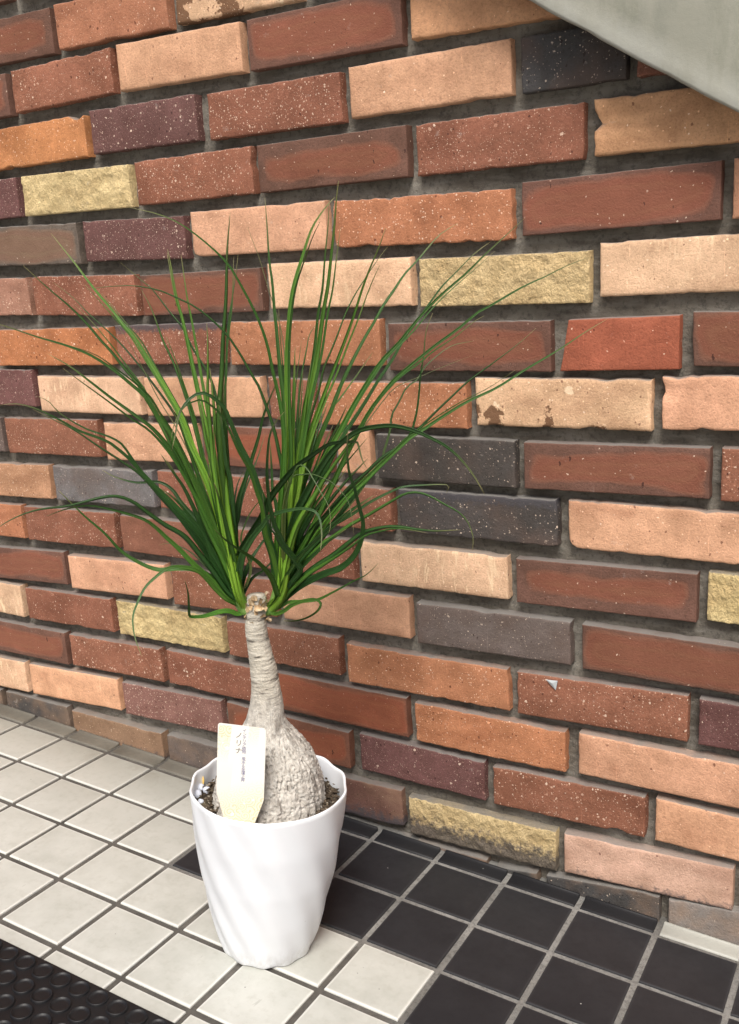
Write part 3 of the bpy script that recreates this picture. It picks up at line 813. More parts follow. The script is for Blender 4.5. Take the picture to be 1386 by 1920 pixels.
def plastic():
    m = NT('white_plastic')
    tc = m.new('ShaderNodeTexCoord'); n1, _ = m.noise(tc.outputs['Object'], 40, 3); n2, _ = m.noise(tc.outputs['Object'], 12, 4)
    col = m.mix(m.ramp(n2, [(0.4, 0.0), (0.75, 1.0)]), (0.80, 0.825, 0.86), (0.77, 0.79, 0.815))
    z = m.sep(tc.outputs['Object'])[2]
    sm = m.noise(m.vmath('MULTIPLY', tc.outputs['Object'], (1, 1, 0.3)), 120, 4, 0.7)[0]
    low = m.math('SUBTRACT', 1.0, m.step(z, 0.002, 0.03))
    col = m.mix(m.math('MULTIPLY', m.math('MULTIPLY', low, m.ramp(sm, [(0.42, 0.0), (0.7, 1.0)])), 0.5), col, (0.42, 0.39, 0.34))
    vo = m.voro(tc.outputs['Object'], 130)
    f = m.math('MULTIPLY', m.math('LESS_THAN', vo.outputs['Distance'], 0.07), m.math('GREATER_THAN', m.sep(vo.outputs['Color'])[0], 0.94))
    col = m.mix(m.math('MULTIPLY', f, 0.45), col, (0.25, 0.21, 0.16))
    return m.fin(col, m.math('ADD', 0.27, m.math('MULTIPLY', n1, 0.12)), None, 0.5)
pot = link('flower_pot', pot_mesh(), plastic(), matrix=PM)
fix_normals(pot.data)
tag(pot, 'white plastic flower pot with spiral flutes and a wavy rim', 'pot')

# ------------------------------------------------------------------ soil and pebbles
SOILH = 0.179
def soil_mesh():
    vs, fs = [], []
    R, N = 26, 90
    vs.append((0, 0, SOILH + 0.008))
    for i in range(1, R + 1):
        r = 0.0805 * i / R
        for k in range(N):
            a = 2 * math.pi * k / N; x, y = r * math.cos(a), r * math.sin(a)
            z = SOILH + 0.010 * (1 - i / R) + fbm(x, y, 2, 45, 4) * 0.0035 + fbm(x, y, 7, 190, 3) * 0.0022
            vs.append((x, y, z))
    for k in range(N): fs.append((0, 1 + k, 1 + (k + 1) % N))
    for i in range(R - 1):
        for k in range(N): fs.append((1 + i * N + k, 1 + (i + 1) * N + k, 1 + (i + 1) * N + (k + 1) % N, 1 + i * N + (k + 1) % N))
    # crumbs and bark shreds
    rr = random.Random(8)
    for _ in range(420):
        a = rr.uniform(0, 6.283); r = 0.079 * math.sqrt(rr.uniform(0.45, 1)); s = rr.uniform(0.0008, 0.0032)
        c = Vector((r * math.cos(a), r * math.sin(a), SOILH + 0.004 + rr.uniform(0, 0.003)))
        k = len(vs); l = rr.uniform(1, 2.4)
        q = Matrix.Rotation(rr.uniform(0, 6.28), 3, 'Z') @ Matrix.Rotation(rr.uniform(-0.7, 0.7), 3, 'X')
        for p in ((-l, 0, 0), (l, 0, 0), (0, -1, 0), (0, 1, 0), (0, 0, -0.8), (0, 0, 0.8)):
            vs.append(tuple(c + q @ (Vector(p) * s * rr.uniform(0.7, 1.2))))
        for (x, y, z) in ((0, 2, 5), (2, 1, 5), (1, 3, 5), (3, 0, 5), (2, 0, 4), (1, 2, 4), (3, 1, 4), (0, 3, 4)): fs.append((k + x, k + y, k + z))
    return pymesh('soil', vs, fs)
def soil_material():
    m = NT('potting_soil')
    tc = m.new('ShaderNodeTexCoord'); v = tc.outputs['Object']
    n1, _ = m.noise(v, 120, 5, 0.7); n2, _ = m.noise(v, 25, 4); n3 = m.voro(v, 420)
    col = m.ramp(n1, [(0.3, (0.022, 0.016, 0.011)), (0.5, (0.07, 0.052, 0.036)), (0.72, (0.19, 0.15, 0.105))])
    col = m.mix(m.ramp(n2, [(0.5, 0.0), (0.7, 0.6)]), col, (0.05, 0.06, 0.025))
    f = m.math('GREATER_THAN', m.sep(n3.outputs['Color'])[0], 0.93)
    col = m.mix(m.math('MULTIPLY', f, 0.6), col, (0.42, 0.38, 0.31))
    return m.fin(col, 0.95, m.bump(n1, 0.9, 0.003), 0.2)
soil = link('soil', soil_mesh(), soil_material(), matrix=PM, smooth=False)
tag(soil, 'dark crumbly potting soil inside the white pot', 'soil', kind='stuff')
def pebble_mesh(seed, s):
    bm = bmesh.new(); bmesh.ops.create_icosphere(bm, subdivisions=3, radius=s)
    for v in bm.verts: v.co *= 1 + 0.25 * nz(v.co.x, v.co.y, v.co.z + seed * 0.1, 1 / s * 0.8)
    me = bpy.data.meshes.new('pebble'); bm.to_mesh(me); bm.free(); return me
def pebble_material():
    m = NT('pale_blue_pebble'); tc = m.new('ShaderNodeTexCoord'); n1, _ = m.noise(tc.outputs['Object'], 400, 4, 0.7)
    return m.fin(m.mix(n1, (0.50, 0.55, 0.66), (0.74, 0.77, 0.84)), 0.6, m.bump(n1, 0.4, 0.001), 0.4)
PEB = pebble_material()
for (loc, s, lab) in (((-0.6923, -0.3094, 0.1898), 0.0052, 'largest pale blue pebble against the pot wall, left of the plant tag'),
                       ((-0.6996, -0.2948, 0.1883), 0.0042, 'small pale blue pebble behind the largest one inside the pot rim'),
                       ((-0.6906, -0.2953, 0.1879), 0.0044, 'pale blue pebble farthest to the right of the pebble cluster'),
                       ((-0.6804, -0.3187, 0.1883), 0.0034, 'pale pebble lowest in the cluster, nearest the pot front')):
    o = link('pebble', pebble_mesh(loc[0] * 900, s), PEB)
    o.location = loc
    tag(o, lab, 'pebble', 'pebbles on the soil')
# a yellow scrap of dry leaf among the pebbles
vs = [(-0.002, 0, 0), (0.002, 0, 0), (0.0026, 0.001, 0.007), (0.0003, 0.002, 0.012), (-0.0016, 0.001, 0.006), (0, 0.0012, 0.005)]
o = link('leaf_scrap', pymesh('leaf_scrap', vs, [(0, 1, 5), (1, 2, 5), (2, 3, 5), (3, 4, 5), (4, 0, 5)]), NT('dry_yellow').fin((0.62, 0.43, 0.13), 0.6))
o.matrix_world = Matrix.Translation((-0.7021, -0.2897, 0.1877)) @ FR.to_4x4()
tag(o, 'scrap of dry yellow leaf stuck among the pebbles in the pot', 'leaf scrap')

# ------------------------------------------------------------------ ponytail palm
palm = empty('ponytail_palm', PM @ Vector((0.006, 0, SOILH)))
tag(palm, 'ponytail palm with swollen pale trunk and two tufts of long narrow green leaves', 'plant')
PI_ = Matrix.Translation(-palm.location)
TR = [((-620, -262, 423), 9.5), ((-620, -262.3, 415), 11.3), ((-620.5, -262.9, 405), 11.3), ((-622, -264.7, 385), 11.6), ((-619.8, -264.4, 361), 12.8), ((-617.4, -264, 338), 14.6),
      ((-616.4, -264.2, 319), 15.6), ((-616.4, -265, 300), 18.2), ((-618.6, -267, 281), 21.5), ((-619.6, -268, 269), 27), ((-616.6, -268.4, 248), 39.5), ((-617.2, -269.7, 230), 50.5),
      ((-618.8, -270.8, 206), 59.5), ((-620.1, -272.7, 182), 64.5), ((-622.9, -275.1, 150), 65)]
def cr(p0, p1, p2, p3, t):
    return 0.5 * ((2 * p1) + (p2 - p0) * t + (2 * p0 - 5 * p1 + 4 * p2 - p3) * t * t + (3 * p1 - p0 - 3 * p2 + p3) * t ** 3)
def spline(pts, n):
    P = [Vector(p) for p in pts]
    P = [P[0] * 2 - P[1]] + P + [P[-1] * 2 - P[-2]]
    d = [0.0]
    for i in range(1, len(P) - 2): d.append(d[-1] + max(1e-6, (P[i + 1] - P[i]).length))
    out = []
    for k in range(n + 1):
        s = d[-1] * k / n
        i = 0
        while i < len(d) - 2 and s > d[i + 1]: i += 1
        t = (s - d[i]) / (d[i + 1] - d[i])
        out.append(cr(P[i], P[i + 1], P[i + 2], P[i + 3], t))
    return out
def trunk_mesh():
    pts = [Vector((*p, r)) / 1000 for p, r in TR]
    line = spline([p.to_4d() for p in pts] if False else pts, 300)
    N = 236
    vs, fs, bulb = [], [], []
    for q in line:
        c = Vector((q[0], q[1], q[2])); r = q[3]
        b = min(1.0, max(0.0, (r - 0.017) / 0.02))
        for k in range(N):
            a = 2 * math.pi * k / N
            ca, sa = math.cos(a), math.sin(a)
            px, py = ca * r, sa * r
            # leaf-scar rings on the neck
            zz = q[2] + 0.0015 * nz(ca * 1.4, sa * 1.4, q[2] * 40)
            nk = min(1.0, max(0.0, (q[2] - 0.296) / 0.03))
            ringd = nk * (0.00016 * math.sin(zz * 1500 + 5 * nz(ca, sa, q[2] * 25)) + 0.0003 * nz(ca * 2, sa * 2, q[2] * 210))
            # long fissures and scaly plates on the bulb
            wx = a + 0.10 * nz(ca * 2.2, sa * 2.2, q[2] * 60)
            f1 = noise.noise(Vector((math.cos(wx) * 8.5, math.sin(wx) * 8.5, q[2] * 17)))
            f2 = noise.noise(Vector((math.cos(wx) * 19, math.sin(wx) * 19, q[2] * 46)))
            f3 = noise.noise(Vector((ca * 40, sa * 40, q[2] * 300)))
            crack = -0.0036 * math.exp(-(f1 / 0.07) ** 2) - 0.0026 * math.exp(-(f2 / 0.055) ** 2)
            bark = b * (crack + 0.0007 * f2 + 0.0011 * f3 + 0.0012 * f1) + 0.0004 * f3
            lump = b * 0.0024 * nz(ca * 1.2, sa * 1.2, q[2] * 16)
            rr = r + ringd + bark + lump
            vs.append((c.x + ca * rr, c.y + sa * rr, c.z + b * 0.001 * f2))
            bulb.append(b)
    M = len(line)
    for i in range(M - 1):
        for k in range(N): fs.append((i * N + k, (i + 1) * N + k, (i + 1) * N + (k + 1) % N, i * N + (k + 1) % N))
    k = len(vs); vs.append((line[0][0], line[0][1], line[0][2] + 0.001)); bulb.append(0)
    for i in range(N): fs.append((k, i, (i + 1) % N))
    me = pymesh('trunk', vs, fs)
    at = me.attributes.new('bulb', 'FLOAT', 'POINT'); at.data.foreach_set('value', bulb)
    return me
def bark_material():
    m = NT('pale_bark')
    tc = m.new('ShaderNodeTexCoord'); v = tc.outputs['Object']
    b = m.attr('bulb').outputs['Fac']
    n1, _ = m.noise(v, 30, 4); n2, _ = m.noise(v, 210, 5, 0.7); n3, _ = m.noise(v, 700, 3, 0.7)
    rings = m.noise(m.vmath('MULTIPLY', v, (0.14, 0.14, 1.0)), 260, 4, 0.7)[0]
    neck = m.ramp(rings, [(0.36, (0.08, 0.07, 0.058)), (0.42, (0.34, 0.31, 0.26)), (0.54, (0.52, 0.48, 0.40)), (0.75, (0.66, 0.63, 0.56))])
    neck = m.mix(m.math('SUBTRACT', 1.0, m.step(m.sep(v)[2], 0.292, 0.318)), neck, m.ramp(n2, [(0.3, (0.36, 0.33, 0.29)), (0.6, (0.58, 0.55, 0.49))]))
    bulb = m.ramp(n2, [(0.28, (0.25, 0.225, 0.195)), (0.42, (0.48, 0.45, 0.405)), (0.58, (0.61, 0.585, 0.535)), (0.75, (0.70, 0.68, 0.64))])
    sl = m.noise(m.vmath('MULTIPLY', v, (1.0, 1.0, 0.25)), 95, 4, 0.6)[0]
    bulb = m.mix(m.math('MULTIPLY', m.ramp(sl, [(0.34, 1.0), (0.45, 0.0)]), 0.8), bulb, (0.10, 0.08, 0.065))
    col = m.mix(m.ramp(b, [(0.0, 0.0), (0.35, 1.0)]), neck, bulb)
    # patches of old grey skin where the neck swells
    z = m.sep(v)[2]
    pz = m.math('MULTIPLY', m.step(z, 0.255, 0.275), m.math('SUBTRACT', 1.0, m.step(z, 0.305, 0.318)))
    f = m.math('MULTIPLY', pz, m.ramp(m.noise(m.vmath('MULTIPLY', v, (1, 1, 0.3)), 75, 3)[0], [(0.50, 0.0), (0.58, 1.0)]))
    col = m.mix(m.math('MULTIPLY', m.math('MULTIPLY', f, m.ramp(n3, [(0.35, 0.4), (0.6, 1.0)])), 0.75), col, (0.17, 0.155, 0.14))
    col = m.mix(m.math('MULTIPLY', n1, 0.25), col, (0.62, 0.57, 0.49))
    h = m.math('ADD', m.math('MULTIPLY', n2, 1.0), m.math('ADD', m.math('MULTIPLY', rings, 0.35), m.math('MULTIPLY', n3, 0.4)))
    return m.fin(col, 0.86, m.bump(h, 0.8, 0.0022), 0.25)
BARK = bark_material()
link('trunk', trunk_mesh(), BARK, palm, matrix=PI_.copy())

def crown_material():
    m = NT('dry_leaf_bases'); tc = m.new('ShaderNodeTexCoord'); v = tc.outputs['Object']
    n1, _ = m.noise(m.vmath('MULTIPLY', v, (1, 1, 0.4)), 260, 4, 0.6); n2, _ = m.noise(v, 60, 3)
    col = m.ramp(n1, [(0.3, (0.16, 0.09, 0.045)), (0.5, (0.46, 0.32, 0.18)), (0.7, (0.72, 0.58, 0.39))])
    col = m.mix(m.ramp(n2, [(0.5, 0.0), (0.7, 0.5)]), col, (0.70, 0.62, 0.48))
    return m.fin(col, 0.8, m.bump(n1, 0.5, 0.001), 0.25)
CROWN = crown_material()
rr = random.Random(4)
ctr = Vector((-0.6200, -0.2624, 0.0))
for k in range(46):                                   # papery remains of old leaves round the trunk top
    z = 0.392 + 0.030 * rr.random() ** 0.8
    a = rr.uniform(0, 6.283); r0 = 0.0116 + 0.0012 * rr.random()
    W, H_ = rr.uniform(0.0035, 0.0075), rr.uniform(0.003, 0.0075)
    cur = rr.uniform(0.0006, 0.0045)
    vs = []
    for i in range(5):
        aa = a + (i / 4 - 0.5) * W / r0
        for j in range(4):
            t = j / 3
            rad_ = r0 + cur * t * t + 0.0008 * nz(i, j, k)
            hz = H_ * t * (1 - 0.35 * abs(i / 2 - 1) ** 2) + 0.0012 * nz(i * 0.8, k, 3)
            vs.append((ctr.x + rad_ * math.cos(aa), ctr.y + rad_ * math.sin(aa), z + (hz if rr.random() < 2 else 0) * (1 if k % 3 else -1)))
    nv = len(vs)
    vs += [(x + (ctr.x - x) * 0.04, y + (ctr.y - y) * 0.04, zz) for x, y, zz in vs]
    fs = []
    for i in range(4):
        for j in range(3):
            q = (i * 4 + j, (i + 1) * 4 + j, (i + 1) * 4 + j + 1, i * 4 + j + 1)
            fs += [q, tuple(nv + c for c in reversed(q))]
    link('dry_scale', pymesh('dry_scale', vs, fs), CROWN, palm, matrix=PI_.copy())

# shoots that carry the two tufts
def shoot_material():
    m = NT('shoot_green'); tc = m.new('ShaderNodeTexCoord'); n1, _ = m.noise(tc.outputs['Object'], 180, 3)
    return m.fin(m.mix(n1, (0.05, 0.13, 0.02), (0.20, 0.32, 0.08)), 0.45, None, 0.4)
SHOOT = shoot_material()
def tube_mesh(name, pts, rad, n=14, N=20):
    line = spline([Vector((*p, r)) for p, r in zip(pts, rad)], n)
    vs, fs = [], []
    for i, q in enumerate(line):
        c = Vector(q[:3]); t = (Vector(line[min(i + 1, n)][:3]) - Vector(line[max(i - 1, 0)][:3])).normalized()
        u = t.cross(Vector((0, 1, 0.2))).normalized(); w = t.cross(u)
        for k in range(N):
            a = 2 * math.pi * k / N; vs.append(tuple(c + (u * math.cos(a) + w * math.sin(a)) * q[3]))
    for i in range(n):
        for k in range(N): fs.append((i * N + k, i * N + (k + 1) % N, (i + 1) * N + (k + 1) % N, (i + 1) * N + k))
    fs.append(tuple(reversed(range(N)))); fs.append(tuple(range(n * N, n * N + N)))
    me = pymesh(name, vs, fs); fix_normals(me); return me
link('shoot', tube_mesh('shoot', [(-0.6261, -0.2663, 0.4027), (-0.6315, -0.2693, 0.4055), (-0.6360, -0.2715, 0.4155), (-0.6394, -0.2727, 0.4338), (-0.6414, -0.2731, 0.4519)], [0.0035, 0.0050, 0.0058, 0.0048, 0.002]), SHOOT, palm, matrix=PI_.copy())
link('shoot', tube_mesh('shoot', [(-0.6161, -0.2606, 0.4020), (-0.6094, -0.2566, 0.4039), (-0.6035, -0.2529, 0.4120), (-0.5985, -0.2492, 0.4310), (-0.5956, -0.2468, 0.4487)], [0.0035, 0.0050, 0.0060, 0.0050, 0.002]), SHOOT, palm, matrix=PI_.copy())

def leaf_material():
    m = NT('leaf_green')
    v, oi, tc = m.objvec()
    t = m.attr('along').outputs['Fac']; s = m.attr('across').outputs['Fac']
    base = m.mix(m.ramp(t, [(0.30, 0.0), (0.65, 1.0)]), oi.outputs['Color'], m.mix(0.5, (0.036, 0.098, 0.018), m.mix(1.0, oi.outputs['Color'], (0.55, 0.65, 0.7), 'MULTIPLY')))
    n1, _ = m.noise(v, 40, 3); n2, _ = m.noise(m.comb(m.math('MULTIPLY', s, 9.0), m.math('MULTIPLY', t, 5.0), m.math('MULTIPLY', oi.outputs['Random'], 50)), 2.2, 4, 0.6)
    col = m.mix(m.ramp(n2, [(0.3, 0.0), (0.7, 1.0)]), m.mix(1.0, base, (0.70, 0.76, 0.7), 'MULTIPLY'), m.mix(1.0, base, (1.35, 1.22, 1.2), 'MULTIPLY'))
    col = m.mix(m.math('MULTIPLY', m.ramp(n1, [(0.5, 0.0), (0.7, 1.0)]), 0.25), col, m.mix(1.0, base, (1.6, 1.3, 0.9), 'MULTIPLY'))
    # pale sheath at the foot, dry tip
    col = m.mix(m.ramp(t, [(0.0, 0.6), (0.025, 0.3), (0.06, 0.0)]), col, (0.26, 0.40, 0.10))
    col = m.mix(m.ramp(t, [(0.86, 0.0), (0.95, 0.4), (1.0, 0.9)]), col, (0.26, 0.22, 0.10))
    vo = m.voro(v, 420); f = m.math('MULTIPLY', m.math('LESS_THAN', vo.outputs['Distance'], 0.12), m.math('GREATER_THAN', m.sep(vo.outputs['Color'])[0], 0.9))
    col = m.mix(m.math('MULTIPLY', f, 0.35), col, (0.6, 0.6, 0.55))
    rough = m.math('ADD', 0.34, m.math('MULTIPLY', n1, 0.2))
    lines = m.noise(m.comb(m.math('MULTIPLY', s, 14.0), m.math('MULTIPLY', t, 1.0), m.math('MULTIPLY', oi.outputs['Random'], 90)), 3.0, 2)[0]
    m.fin(col, rough, m.bump(lines, 0.25, 0.0006), 0.45)
    tr = m.new('ShaderNodeBsdfTranslucent'); m.put(tr.inputs['Color'], m.mix(1.0, col, (1.3, 1.5, 0.6), 'MULTIPLY'))
    mx = m.new('ShaderNodeMixShader'); mx.inputs[0].default_value = 0.22
    m.t.links.new(m.b.outputs[0], mx.inputs[1]); m.t.links.new(tr.outputs[0], mx.inputs[2]); m.t.links.new(mx.outputs[0], m.out.inputs['Surface'])
    return m.m
LEAF = leaf_material()
TONE = [(0.027, 0.088, 0.018), (0.062, 0.165, 0.020), (0.19, 0.375, 0.035), (0.12, 0.165, 0.05), (0.34, 0.25, 0.13)]
def leaf_mesh(width, pts, seed, dry):
    rd = random.Random(seed)
    line = spline([Vector(p) / 1000 for p in pts], 44)
    n = len(line) - 1
    roll0, roll1 = rd.uniform(-0.55, 0.55), rd.uniform(-0.9, 0.9)
    keel = rd.uniform(0.20, 0.42) * rd.choice((1, 1, 1, -1))
    vs, fs, al, ac = [], [], [], []
    for i, c in enumerate(line):
        s = i / n
        tan = (line[min(i + 1, n)] - line[max(i - 1, 0)]).normalized()
        view = (c - CAM).normalized()
        side = tan.cross(view)
        side = side.normalized() if side.length > 1e-4 else RIGHT.copy()
        nor = side.cross(tan).normalized()
        roll = roll0 + (roll1 - roll0) * s
        sd = side * math.cos(roll) + nor * math.sin(roll); nn = nor * math.cos(roll) - side * math.sin(roll)
        prof = (0.95 if s < 0.1 else 1.0) * (max(0.0, 1 - s ** 1.25) ** 0.66 * 0.97 + 0.03) * (1.0 + 0.34 * math.exp(-((s - 0.26) / 0.24) ** 2))
        if s < 0.08: prof *= 1.0 + 0.25 * (1 - s / 0.08)
        hw = 0.58 * width / 1000 * prof / max(0.75, math.cos(roll))
        k = keel * hw * 2
        th = 0.00028 + 0.00025 * (1 - s)
        for (a, d) in ((-1, 0.0), (-0.5, k * 0.62), (0, k), (0.5, k * 0.62), (1, 0.0), (0.5, k * 0.62 + th), (0, k + th * 1.6), (-0.5, k * 0.62 + th)):
            vs.append(tuple(c + sd * (a * hw) + nn * d)); al.append(s); ac.append(a)
    for i in range(n):
        for q in range(8):
            fs.append((i * 8 + q, i * 8 + (q + 1) % 8, (i + 1) * 8 + (q + 1) % 8, (i + 1) * 8 + q))
    fs.append(tuple(range(7, -1, -1))); fs.append(tuple(n * 8 + q for q in range(8)))
    me = pymesh('leaf', vs, fs)
    a1 = me.attributes.new('along', 'FLOAT', 'POINT'); a1.data.foreach_set('value', al)
    a2 = me.attributes.new('across', 'FLOAT', 'POINT'); a2.data.foreach_set('value', ac)
    return me
